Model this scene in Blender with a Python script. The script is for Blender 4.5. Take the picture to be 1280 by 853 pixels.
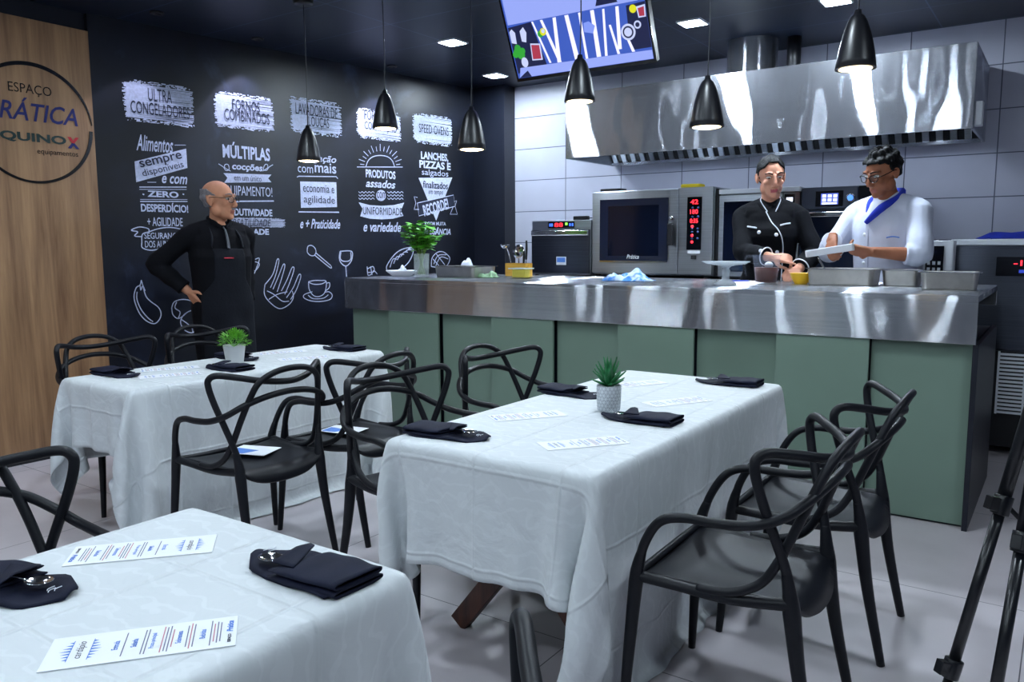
import bpy, bmesh, math, random
import numpy as np
from mathutils import Vector, Matrix
from math import sin, cos, pi, radians, atan2, hypot

for o in list(bpy.data.objects):
    bpy.data.objects.remove(o, do_unlink=True)
SC = bpy.context.scene
COL = SC.collection
random.seed(7)

# ------------------------------------------------------------------ camera
yaw, pit, rol = radians(34.85), radians(6.87), radians(-0.25)
fw = Vector((-sin(yaw) * cos(pit), cos(yaw) * cos(pit), -sin(pit)))
rt = Vector((cos(yaw), sin(yaw), 0.0))
up = rt.cross(fw)
rt, up = cos(rol) * rt + sin(rol) * up, -sin(rol) * rt + cos(rol) * up
cam_d = bpy.data.cameras.new('camera')
cam_d.sensor_width = 36.0
cam_d.lens = 36.0 * 1000.0 / 1280.0
cam_d.clip_start = 0.05
cam = bpy.data.objects.new('camera', cam_d)
COL.objects.link(cam)
cam.matrix_world = Matrix(((rt.x, up.x, -fw.x, 0.0), (rt.y, up.y, -fw.y, 0.0), (rt.z, up.z, -fw.z, 1.38), (0, 0, 0, 1)))
SC.camera = cam

# ------------------------------------------------------------------ world, exposure
SC.view_settings.view_transform = 'Standard'
SC.view_settings.look = 'None'
SC.view_settings.gamma = 1.0
SC.view_settings.use_curve_mapping = False
SC.view_settings.exposure = 0.2
W = bpy.data.worlds.new('world')
SC.world = W
W.use_nodes = True
W.node_tree.nodes['Background'].inputs[0].default_value = (0.55, 0.66, 1.0, 1)
W.node_tree.nodes['Background'].inputs[1].default_value = 0.10

CEIL = 2.9
COOL = (0.76, 0.89, 1.0)
def area(name, loc, size, power, col=COOL, sy=None, target=None, spread=None):
    l = bpy.data.lights.new(name, 'AREA')
    l.energy = power
    l.color = col
    l.size = size
    if sy:
        l.shape = 'RECTANGLE'
        l.size_y = sy
    if spread:
        l.spread = spread
    o = bpy.data.objects.new(name, l)
    COL.objects.link(o)
    o.location = loc
    if target is not None:
        o.rotation_euler = (Vector(target) - Vector(loc)).to_track_quat('-Z', 'Y').to_euler()
    return o
def spot(name, loc, target, power, angle, blend=0.3, col=COOL, r=0.03):
    l = bpy.data.lights.new(name, 'SPOT')
    l.energy = power
    l.color = col
    l.spot_size = radians(angle)
    l.spot_blend = blend
    l.shadow_soft_size = r
    o = bpy.data.objects.new(name, l)
    COL.objects.link(o)
    o.location = loc
    o.rotation_euler = (Vector(target) - Vector(loc)).to_track_quat('-Z', 'Y').to_euler()
    return o
# recessed ceiling panels of the dining half of the room (behind and above the camera)
DINING = [(-4.5, 0.9), (-3.3, 2.2), (-2.2, 1.2), (-1.25, 2.75), (-1.2, -0.6), (1.2, 2.4), (0.6, 0.2), (-2.4, -2.0), (-0.2, -2.4), (-3.4, -0.4)]
DINING_W = [14, 18, 15, 20, 19, 26, 20, 22, 22, 16]
KITCHEN = [(-3.93, 4.876), (-4.37, 6.03), (-2.25, 5.43), (-1.32, 5.48)]
KITCHEN_W = [34, 24, 36, 36]
# two recessed spots washing the chalk wall, one washing the wood
WASH = [(1.10, 0.22, 42), (2.36, 0.22, 60), (0.30, 0.35, 14)]
MURAL_TEXT=[(0,'ULTRA','d',0.363,0.531,2.386,2.474,0.0,0.0,0.0),(0,'CONGELADORES','d',0.24,0.655,2.292,2.375,0.0,0.0,0.0),(0,'Alimentos','w',0.264,0.524,2.04,2.15,0.35,0.012,0.0),(0,'sempre','d',0.274,0.588,1.945,2.01,0.0,0.01,0.18),(0,'disponíveis','d',0.287,0.596,1.89,1.952,0.0,0.0,0.18),(0,'e com','w',0.429,0.616,1.825,1.879,0.3,0.02,0.0),(0,'ZERO','w',0.321,0.545,1.725,1.77,0.0,0.035,0.0),(0,'DESPERDÍCIO!','w',0.271,0.611,1.621,1.689,0.0,0.03,0.0),(0,'+ AGILIDADE','w',0.31,0.564,1.522,1.584,0.0,0.01,0.0),(0,'SEGURANÇA','w',0.282,0.546,1.422,1.476,0.0,0.008,0.0),(0,'DOS ALIMENTOS','w',0.284,0.567,1.371,1.419,0.0,0.008,0.0),(1,'FORNOS','d',0.994,1.221,2.402,2.48,0.0,0.0,0.0),(1,'COMBINADOS','d',0.926,1.301,2.319,2.403,0.0,0.0,0.0),(1,'MÚLTIPLAS','w',0.9,1.296,2.039,2.162,0.0,0.03,0.0),(1,'cocções','w',0.971,1.227,1.945,2.006,0.15,0.03,0.0),(1,'em um único','d',0.981,1.21,1.876,1.918,0.0,0.0,0.0),(1,'EQUIPAMENTO!','w',0.872,1.303,1.75,1.836,0.0,0.0,0.0),(1,'PRODUTIVIDADE','w',0.864,1.296,1.61,1.665,0.0,0.03,0.0),(1,'VERSATILIDADE','d',0.899,1.278,1.531,1.586,0.25,0.0,0.0),(1,'QUALIDADE','w',0.869,1.26,1.457,1.512,0.0,0.04,0.0),(2,'LAVADORAS DE','d',1.54,1.941,2.431,2.521,0.0,0.0,0.0),(2,'LOUÇAS','d',1.656,1.854,2.33,2.427,0.0,0.0,0.0),(2,'irrigação','w',1.576,1.919,2.051,2.123,0.3,0.015,0.0),(2,'com','w',1.543,1.687,1.971,2.02,0.0,0.0,0.0),(2,'mais','w',1.703,1.916,1.98,2.062,0.0,0.015,0.0),(2,'economia e','d',1.582,1.886,1.816,1.881,0.0,0.0,0.0),(2,'agilidade','d',1.585,1.89,1.711,1.79,0.0,0.0,0.0),(2,'e + Praticidade','w',1.547,1.94,1.52,1.599,0.35,0.02,0.0),(3,'FORNOS DE','d',2.222,2.559,2.462,2.544,0.0,0.0,0.0),(3,'CONVECÇÃO','d',2.219,2.575,2.366,2.463,0.0,0.0,0.0),(3,'PRODUTOS','w',2.223,2.554,1.97,2.04,0.0,0.03,0.0),(3,'assados','w',2.221,2.552,1.886,1.956,0.3,0.02,0.0),(3,'com','d',2.336,2.439,1.795,1.851,0.0,0.0,0.0),(3,'UNIFORMIDADE','d',2.179,2.619,1.648,1.715,0.0,0.0,0.0),(3,'e variedade','w',2.183,2.606,1.499,1.587,0.3,0.02,0.0),(4,'SPEED OVENS','d',2.839,3.211,2.413,2.493,0.0,0.0,0.0),(4,'LANCHES,','w',2.862,3.207,2.163,2.244,0.0,0.035,0.0),(4,'PIZZAS E','w',2.841,3.237,2.093,2.163,0.0,0.035,0.0),(4,'salgados','w',2.869,3.204,2.014,2.085,0.0,0.0,0.0),(4,'finalizados','d',2.876,3.191,1.91,1.977,0.0,0.01,0.0),(4,'em tempo','d',2.944,3.127,1.843,1.895,0.2,0.0,0.0),(4,'RECORDE!','w',2.871,3.198,1.685,1.79,0.0,0.03,0.16),(4,'E COM MUITA','w',2.897,3.163,1.565,1.599,0.0,0.02,0.0),(4,'ELEGÂNCIA','w',2.886,3.225,1.478,1.55,0.25,0.03,0.0)]
MURAL_FILL=[(0,'w',[(0.246,1.963),(0.619,2.081),(0.621,1.944),(0.249,1.822)]),(1,'w',[(0.898,1.924),(1.302,1.937),(1.272,1.907),(1.299,1.878),(0.901,1.853),(0.929,1.891)]),(2,'w',[(1.561,1.898),(1.912,1.91),(1.912,1.703),(1.56,1.686)]),(3,'w',[(2.138,1.751),(2.258,1.731),(2.391,1.729),(2.528,1.74),(2.65,1.766),(2.61,1.696),(2.637,1.646),(2.515,1.618),(2.387,1.609),(2.255,1.613),(2.151,1.632),(2.179,1.698)]),(4,'w',[(2.828,1.999),(3.256,2.027),(3.039,1.61)]),(4,'k',[(2.803,1.768),(3.263,1.86),(3.283,1.753),(2.82,1.65)]),(3,'w',[(2.442,1.822),(2.437,1.803),(2.424,1.787),(2.405,1.775),(2.383,1.771),(2.362,1.774),(2.344,1.783),(2.332,1.799),(2.329,1.817),(2.334,1.836),(2.346,1.853),(2.365,1.864),(2.386,1.869),(2.408,1.866),(2.426,1.856),(2.438,1.841)])]
MURAL_BRUSH=[(0,0.189,0.694,2.236,2.517),(1,0.845,1.345,2.263,2.526),(2,1.486,1.988,2.282,2.565),(3,2.135,2.631,2.302,2.557),(4,2.762,3.264,2.316,2.587),(1,0.886,1.414,1.525,1.596)]
MURAL_STROKE=[(0,None,0.007,0,[(0.269,1.79),(0.607,1.806)]),(0,None,0.0035,0,[(0.268,1.774),(0.606,1.789)]),(0,None,0.0035,0,[(0.269,1.705),(0.608,1.717)]),(0,None,0.007,0,[(0.268,1.691),(0.608,1.703)]),(0,None,0.0093,0,[(0.288,1.743),(0.299,1.739)]),(0,None,0.0093,0,[(0.575,1.756),(0.586,1.752)]),(0,None,0.0041,0,[(0.535,2.099),(0.618,2.106)]),(0,None,0.0041,0,[(0.326,1.826),(0.388,1.829)]),(0,None,0.0075,1,[(0.561,1.5),(0.473,1.514),(0.386,1.504),(0.317,1.481),(0.271,1.464),(0.263,1.408),(0.266,1.369),(0.332,1.352),(0.425,1.374),(0.52,1.408)]),(0,None,0.0075,1,[(0.27,1.447),(0.216,1.452),(0.239,1.48),(0.196,1.491),(0.252,1.514),(0.313,1.503),(0.317,1.481)]),(1,None,0.0058,1,[(0.863,1.99),(0.9,1.969),(0.918,1.946),(0.945,1.954),(0.94,1.989),(0.914,1.987),(0.913,1.964),(0.957,1.943)]),(1,None,0.0058,1,[(1.319,2.015),(1.283,1.994),(1.261,1.968),(1.233,1.973),(1.249,2.01),(1.27,2.012),(1.269,1.987),(1.226,1.96)]),(1,None,0.0093,0,[(0.875,1.713),(1.314,1.732)]),(2,None,0.0081,0,[(1.533,1.931),(1.548,1.939),(1.913,1.957),(1.929,1.941)]),(2,None,0.0093,0,[(1.536,1.653),(1.931,1.66)]),(3,None,0.0075,1,[(2.225,2.057),(2.253,2.114),(2.307,2.152),(2.386,2.169),(2.467,2.164),(2.521,2.133),(2.547,2.079)]),(3,None,0.007,0,[(2.131,2.052),(2.64,2.085)]),(3,None,0.0058,0,[(2.565,2.101),(2.611,2.109)]),(3,None,0.0058,0,[(2.557,2.128),(2.629,2.153)]),(3,None,0.0058,0,[(2.542,2.152),(2.583,2.177)]),(3,None,0.0058,0,[(2.52,2.173),(2.576,2.22)]),(3,None,0.0058,0,[(2.493,2.19),(2.52,2.226)]),(3,None,0.0058,0,[(2.46,2.201),(2.491,2.261)]),(3,None,0.0058,0,[(2.425,2.207),(2.435,2.249)]),(3,None,0.0058,0,[(2.388,2.207),(2.389,2.269)]),(3,None,0.0058,0,[(2.351,2.201),(2.343,2.241)]),(3,None,0.0058,0,[(2.315,2.19),(2.289,2.244)]),(3,None,0.0058,0,[(2.283,2.174),(2.259,2.205)]),(3,None,0.0058,0,[(2.256,2.153),(2.206,2.19)]),(3,None,0.0058,0,[(2.234,2.13),(2.197,2.147)]),(3,None,0.0058,0,[(2.218,2.104),(2.154,2.118)]),(3,None,0.0058,0,[(2.21,2.077),(2.167,2.078)]),(3,None,0.0058,1,[(2.141,1.843),(2.16,1.832),(2.179,1.845),(2.198,1.833),(2.217,1.847),(2.236,1.835),(2.255,1.848),(2.274,1.837),(2.294,1.85),(2.313,1.838)]),(3,None,0.0058,1,[(2.458,1.857),(2.478,1.846),(2.498,1.859),(2.518,1.847),(2.539,1.861),(2.559,1.849),(2.579,1.863),(2.6,1.851),(2.621,1.865),(2.641,1.853)]),(3,None,0.0058,1,[(2.141,1.816),(2.159,1.804),(2.178,1.817),(2.197,1.806),(2.216,1.819),(2.235,1.807),(2.254,1.821),(2.273,1.809),(2.293,1.822),(2.312,1.81)]),(3,None,0.0058,1,[(2.457,1.829),(2.477,1.817),(2.497,1.831),(2.517,1.819),(2.538,1.833),(2.558,1.821),(2.579,1.834),(2.599,1.822),(2.62,1.836),(2.64,1.824)]),(3,None,0.0058,1,[(2.14,1.788),(2.158,1.777),(2.177,1.79),(2.196,1.778),(2.215,1.791),(2.234,1.78),(2.253,1.793),(2.272,1.781),(2.292,1.794),(2.311,1.783)]),(3,None,0.0058,1,[(2.456,1.801),(2.476,1.789),(2.496,1.802),(2.516,1.79),(2.537,1.804),(2.557,1.792),(2.578,1.806),(2.598,1.793),(2.619,1.807),(2.639,1.795)]),(4,None,0.0064,0,[(2.803,1.768),(3.263,1.86),(3.283,1.753),(2.82,1.65),(2.803,1.768)]),(4,None,0.0058,0,[(2.805,1.819),(2.766,1.825),(2.784,1.767),(2.763,1.708),(2.822,1.709)]),(4,None,0.0058,0,[(3.273,1.799),(3.305,1.808),(3.283,1.753),(3.313,1.677),(3.217,1.675),(3.261,1.753)]),(9,'aubergine_drawing',0.007,1,[(0.244,1.144),(0.233,1.109),(0.206,1.092),(0.187,1.034),(0.195,0.974),(0.223,0.901),(0.268,0.85),(0.32,0.83),(0.358,0.862),(0.369,0.904),(0.351,0.947),(0.305,0.986),(0.272,1.024),(0.257,1.078),(0.25,1.114),(0.244,1.144)]),(9,'aubergine_drawing',0.007,1,[(0.21,1.063),(0.206,1.009),(0.231,0.936),(0.275,0.874),(0.309,0.845)]),(9,'aubergine_drawing',0.007,1,[(0.233,1.109),(0.236,1.073),(0.249,1.1),(0.266,1.066),(0.25,1.114)]),(9,'pepper_drawing',0.007,1,[(0.449,0.935),(0.47,0.977),(0.527,0.992),(0.59,0.98),(0.627,0.943),(0.612,0.913),(0.566,0.897),(0.526,0.868),(0.488,0.855),(0.455,0.886),(0.449,0.935)]),(9,'pepper_drawing',0.007,1,[(0.488,0.976),(0.473,0.934),(0.509,0.901),(0.494,0.858)]),(9,'pepper_drawing',0.007,1,[(0.612,0.913),(0.566,0.897),(0.526,0.868),(0.509,0.82),(0.534,0.768),(0.59,0.741),(0.631,0.773),(0.626,0.805),(0.648,0.86)]),(9,'pepper_drawing',0.007,1,[(0.519,0.844),(0.561,0.81),(0.592,0.776),(0.597,0.744)]),(9,'whisk_drawing',0.0064,1,[(1.072,1.108),(1.103,1.16),(1.081,1.2),(1.114,1.232),(1.087,1.265),(1.096,1.305)]),(9,'whisk_drawing',0.0064,1,[(1.076,1.2),(1.126,1.186),(1.165,1.238),(1.115,1.258),(1.086,1.246)]),(9,'whisk_drawing',0.0064,1,[(1.103,1.16),(1.118,1.166),(1.167,1.277),(1.13,1.275)]),(9,'asparagus_drawing',0.007,1,[(1.209,1.077),(1.28,1.155),(1.323,1.268),(1.338,1.254),(1.302,1.141),(1.253,1.048)]),(9,'asparagus_drawing',0.007,1,[(1.275,1.034),(1.324,1.126),(1.375,1.227),(1.39,1.213),(1.354,1.112),(1.312,1.012)]),(9,'asparagus_drawing',0.007,1,[(1.35,1.017),(1.408,1.11),(1.456,1.202),(1.474,1.187),(1.43,1.082),(1.38,0.988)]),(9,'asparagus_drawing',0.007,1,[(1.394,0.96),(1.46,1.039),(1.516,1.141),(1.535,1.126),(1.491,1.024),(1.432,0.944)]),(9,'asparagus_drawing',0.007,1,[(1.206,1.077),(1.198,0.997),(1.247,0.927),(1.329,0.875),(1.415,0.904),(1.457,0.957),(1.451,1.012)]),(9,'asparagus_drawing',0.007,1,[(1.222,1.023),(1.281,0.993),(1.354,0.935),(1.416,0.931)]),(9,'asparagus_drawing',0.007,1,[(1.234,0.955),(1.311,0.991),(1.404,1.008)]),(9,'spoon_drawing',0.007,1,[(1.605,1.347),(1.614,1.374),(1.647,1.381),(1.679,1.36),(1.689,1.325),(1.668,1.297),(1.632,1.3),(1.607,1.323),(1.605,1.347)]),(9,'spoon_drawing',0.007,1,[(1.689,1.318),(1.832,1.21)]),(9,'spoon_drawing',0.007,1,[(1.676,1.3),(1.823,1.193),(1.835,1.207)]),(9,'wine_glass_drawing',0.0087,1,[(1.931,1.33),(1.92,1.272),(1.939,1.229),(1.984,1.203),(2.027,1.227),(2.053,1.27),(2.048,1.329),(1.931,1.33)]),(9,'wine_glass_drawing',0.0087,1,[(1.939,1.323),(1.93,1.272),(1.954,1.247),(2.015,1.246),(2.042,1.271),(2.041,1.322)]),(9,'wine_glass_drawing',0.0087,1,[(1.984,1.203),(1.989,1.112)]),(9,'cup_drawing',0.007,1,[(1.607,1.082),(1.611,1.019),(1.647,0.968),(1.696,0.954),(1.747,0.97),(1.773,1.012),(1.779,1.08),(1.726,1.088),(1.66,1.09),(1.607,1.082)]),(9,'cup_drawing',0.007,1,[(1.607,1.078),(1.659,1.059),(1.733,1.059),(1.779,1.077)]),(9,'cup_drawing',0.007,1,[(1.779,1.062),(1.813,1.065),(1.808,1.025),(1.769,0.998)]),(9,'cup_drawing',0.007,1,[(1.64,0.997),(1.566,0.979),(1.557,0.952),(1.62,0.923),(1.719,0.912),(1.812,0.924),(1.836,0.959),(1.806,0.989),(1.759,0.987)]),(9,'cup_drawing',0.007,1,[(1.598,0.971),(1.646,0.94),(1.745,0.938),(1.797,0.965)]),(9,'leaf_drawing',0.0075,1,[(2.212,1.194),(2.219,1.119),(2.256,1.126),(2.285,1.155),(2.322,1.124)]),(9,'leaf_drawing',0.0075,1,[(2.211,1.172),(2.277,1.192),(2.285,1.147),(2.219,1.142)]),(9,'leaf_drawing',0.0075,1,[(2.249,1.193),(2.265,1.118)]),(9,'bread_drawing',0.0087,1,[(2.437,1.151),(2.429,1.189),(2.489,1.264),(2.569,1.324),(2.67,1.354),(2.741,1.346),(2.739,1.299),(2.687,1.222),(2.594,1.162),(2.505,1.146),(2.437,1.151)]),(9,'bread_drawing',0.0087,1,[(2.467,1.18),(2.504,1.253),(2.547,1.252)]),(9,'bread_drawing',0.0087,1,[(2.511,1.213),(2.548,1.274),(2.591,1.273)]),(9,'bread_drawing',0.0087,1,[(2.555,1.246),(2.592,1.295),(2.636,1.294)]),(9,'bread_drawing',0.0087,1,[(2.6,1.279),(2.637,1.316),(2.681,1.315)]),(9,'bread_drawing',0.0087,1,[(2.645,1.313),(2.681,1.337),(2.726,1.337)]),(9,'bread_drawing',0.0087,1,[(2.69,1.346),(2.727,1.358),(2.772,1.358)]),(9,'basket_drawing',0.0075,1,[(2.967,1.177),(2.979,1.256),(3.045,1.309),(3.122,1.314),(3.199,1.269),(3.205,1.229),(3.164,1.18),(3.064,1.166),(2.967,1.177)]),(9,'basket_drawing',0.0075,1,[(3.0,1.2),(3.056,1.279),(3.166,1.286)]),(9,'basket_drawing',0.0075,1,[(3.021,1.175),(3.088,1.263),(3.187,1.245)]),(9,'basket_drawing',0.0075,1,[(2.99,1.248),(3.065,1.183)]),(9,'basket_drawing',0.0075,1,[(3.034,1.296),(3.142,1.189)])]

# ------------------------------------------------------------------ helpers
def srgb(h):
    h = h.lstrip('#')
    c = [int(h[i:i + 2], 16) / 255 for i in (0, 2, 4)]
    return tuple(x / 12.92 if x <= 0.04045 else ((x + 0.055) / 1.055) ** 2.4 for x in c) + (1.0,)

def new_mat(name):
    m = bpy.data.materials.new(name)
    m.use_nodes = True
    nt = m.node_tree
    return m, nt, nt.nodes['Principled BSDF']

def N(nt, kind, **kw):
    n = nt.nodes.new(kind)
    for k, v in kw.items():
        if k.startswith('i_'):
            n.inputs[k[2:].replace('_', ' ')].default_value = v
        else:
            setattr(n, k, v)
    return n

def coords(nt, scale=(1, 1, 1), kind='Object', rot=(0, 0, 0), loc=(0, 0, 0)):
    tc = N(nt, 'ShaderNodeTexCoord')
    mp = N(nt, 'ShaderNodeMapping')
    mp.inputs['Scale'].default_value = scale
    mp.inputs['Rotation'].default_value = rot
    mp.inputs['Location'].default_value = loc
    nt.links.new(tc.outputs[kind], mp.inputs[0])
    return mp.outputs[0]

def ramp(nt, fac, stops):
    r = N(nt, 'ShaderNodeValToRGB')
    e = r.color_ramp.elements
    while len(e) < len(stops):
        e.new(0.5)
    for x, (p, c) in zip(e, stops):
        x.position = p
        x.color = c
    nt.links.new(fac, r.inputs[0])
    return r.outputs[0]

def plain(name, col, rough=0.5, metal=0.0, var=0.0, scale=6.0, bump=0.0, bscale=60.0, spec=0.5, **kw):
    """a colour with a little procedural unevenness"""
    m, nt, b = new_mat(name)
    c = srgb(col) if isinstance(col, str) else col
    b.inputs['Base Color'].default_value = c
    b.inputs['Roughness'].default_value = rough
    b.inputs['Metallic'].default_value = metal
    b.inputs['Specular IOR Level'].default_value = spec
    for k, v in kw.items():
        b.inputs[k.replace('_', ' ')].default_value = v
    if var:
        n = N(nt, 'ShaderNodeTexNoise', i_Scale=scale, i_Detail=4.0)
        nt.links.new(coords(nt), n.inputs['Vector'])
        lo = tuple(x * (1 - var) for x in c[:3]) + (1,)
        hi = tuple(min(1, x * (1 + var)) for x in c[:3]) + (1,)
        nt.links.new(ramp(nt, n.outputs['Fac'], [(0.3, lo), (0.7, hi)]), b.inputs['Base Color'])
    if bump:
        n = N(nt, 'ShaderNodeTexNoise', i_Scale=bscale, i_Detail=3.0)
        nt.links.new(coords(nt), n.inputs['Vector'])
        bp = N(nt, 'ShaderNodeBump', i_Strength=bump, i_Distance=0.01)
        nt.links.new(n.outputs['Fac'], bp.inputs['Height'])
        nt.links.new(bp.outputs[0], b.inputs['Normal'])
    return m

def glow(name, col, strength):
    m, nt, b = new_mat(name)
    c = srgb(col) if isinstance(col, str) else col
    b.inputs['Base Color'].default_value = (0.02, 0.02, 0.02, 1)
    b.inputs['Emission Color'].default_value = c
    b.inputs['Emission Strength'].default_value = strength
    return m

def steel(name, col=(0.55, 0.57, 0.60, 1), rough=0.25, wave=0.35, grain='x', aniso=0.85, wscale=1.6, fine=0.0):
    """brushed sheet: grain along world X, so lights smear across it; slightly wavy"""
    m, nt, b = new_mat(name)
    b.inputs['Metallic'].default_value = 1.0
    b.inputs['Roughness'].default_value = rough
    b.inputs['Anisotropic'].default_value = aniso
    t = N(nt, 'ShaderNodeCombineXYZ')
    for i, v in enumerate((0, 1, 1) if grain == 'x' else (1, 1, 0)):
        t.inputs[i].default_value = v
    nt.links.new(t.outputs[0], b.inputs['Tangent'])
    sc = (0.6, 40, 60) if grain == 'x' else (50, 50, 0.6)
    n = N(nt, 'ShaderNodeTexNoise', i_Scale=3.0, i_Detail=3.0)
    nt.links.new(coords(nt, sc), n.inputs['Vector'])
    lo = tuple(x * 0.86 for x in col[:3]) + (1,)
    hi = tuple(min(1, x * 1.1) for x in col[:3]) + (1,)
    nt.links.new(ramp(nt, n.outputs['Fac'], [(0.3, lo), (0.7, hi)]), b.inputs['Base Color'])
    w = N(nt, 'ShaderNodeTexNoise', i_Scale=wscale, i_Detail=1.0)
    nt.links.new(coords(nt, (2.2, 0.5, 1.0)), w.inputs['Vector'])
    bp = N(nt, 'ShaderNodeBump', i_Strength=wave, i_Distance=0.06)
    nt.links.new(w.outputs['Fac'], bp.inputs['Height'])
    if fine:
        # the brushing itself: hair-fine grooves along the grain
        g = N(nt, 'ShaderNodeTexNoise', i_Scale=1.0, i_Detail=1.0)
        nt.links.new(coords(nt, (0.5, 420, 420)), g.inputs['Vector'])
        b2 = N(nt, 'ShaderNodeBump', i_Strength=fine, i_Distance=0.0012)
        nt.links.new(g.outputs['Fac'], b2.inputs['Height'])
        nt.links.new(bp.outputs[0], b2.inputs['Normal'])
        bp = b2
    nt.links.new(bp.outputs[0], b.inputs['Normal'])
    return m

def brushed(name, col, rough=0.17, aniso=0.88, wave=0.3, wscale=1.5, tangent=(1, 0, 0)):
    """polished sheet brushed along the tangent: sharp along the grain, smeared across it, gently buckled"""
    m, nt, b = new_mat(name)
    g = N(nt, 'ShaderNodeBsdfAnisotropic')
    g.inputs['Roughness'].default_value = rough
    g.inputs['Anisotropy'].default_value = aniso
    if tangent:
        t = N(nt, 'ShaderNodeCombineXYZ')
        for i, v in enumerate(tangent):
            t.inputs[i].default_value = v
        nt.links.new(t.outputs[0], g.inputs['Tangent'])
    else:
        t = N(nt, 'ShaderNodeTangent', direction_type='RADIAL', axis='Z')
        nt.links.new(t.outputs[0], g.inputs['Tangent'])
    n = N(nt, 'ShaderNodeTexNoise', i_Scale=3.0, i_Detail=3.0)
    nt.links.new(coords(nt, (0.6, 40, 60)), n.inputs['Vector'])
    lo = tuple(x * 0.9 for x in col[:3]) + (1,)
    hi = tuple(min(1, x * 1.07) for x in col[:3]) + (1,)
    nt.links.new(ramp(nt, n.outputs['Fac'], [(0.3, lo), (0.7, hi)]), g.inputs['Color'])
    w = N(nt, 'ShaderNodeTexNoise', i_Scale=wscale, i_Detail=1.0)
    nt.links.new(coords(nt, (2.0, 0.5, 0.9)), w.inputs['Vector'])
    bp = N(nt, 'ShaderNodeBump', i_Strength=wave, i_Distance=0.06)
    nt.links.new(w.outputs['Fac'], bp.inputs['Height'])
    nt.links.new(bp.outputs[0], g.inputs['Normal'])
    h = N(nt, 'ShaderNodeBsdfAnisotropic')                     # the duller half of the finish
    h.inputs['Roughness'].default_value = 0.55
    nt.links.new(g.inputs['Color'].links[0].from_socket, h.inputs['Color'])
    x = N(nt, 'ShaderNodeMixShader')
    x.inputs[0].default_value = 0.14
    nt.links.new(g.outputs[0], x.inputs[1])
    nt.links.new(h.outputs[0], x.inputs[2])
    nt.links.new(x.outputs[0], nt.nodes['Material Output'].inputs['Surface'])
    nt.nodes.remove(b)
    return m

def wood(name, dark, light, axis='z', sc=1.0, rough=0.45):
    m, nt, b = new_mat(name)
    s = {'z': (9, 9, 0.55), 'x': (0.55, 9, 9), 'y': (9, 0.55, 9)}[axis]
    v = coords(nt, tuple(k * sc for k in s))
    n1 = N(nt, 'ShaderNodeTexNoise', i_Scale=1.3, i_Detail=6.0, i_Roughness=0.6, i_Distortion=0.6)
    nt.links.new(v, n1.inputs['Vector'])
    n2 = N(nt, 'ShaderNodeTexNoise', i_Scale=9.0, i_Detail=3.0)
    nt.links.new(v, n2.inputs['Vector'])
    mx = N(nt, 'ShaderNodeMath', operation='MULTIPLY_ADD')
    nt.links.new(n2.outputs['Fac'], mx.inputs[0])
    mx.inputs[1].default_value = 0.28
    nt.links.new(n1.outputs['Fac'], mx.inputs[2])
    mid = tuple((a + c) / 2 for a, c in zip(srgb(dark), srgb(light)))
    nt.links.new(ramp(nt, mx.outputs[0], [(0.42, srgb(dark)), (0.62, mid), (0.85, srgb(light))]), b.inputs['Base Color'])
    b.inputs['Roughness'].default_value = rough
    return m

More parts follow.
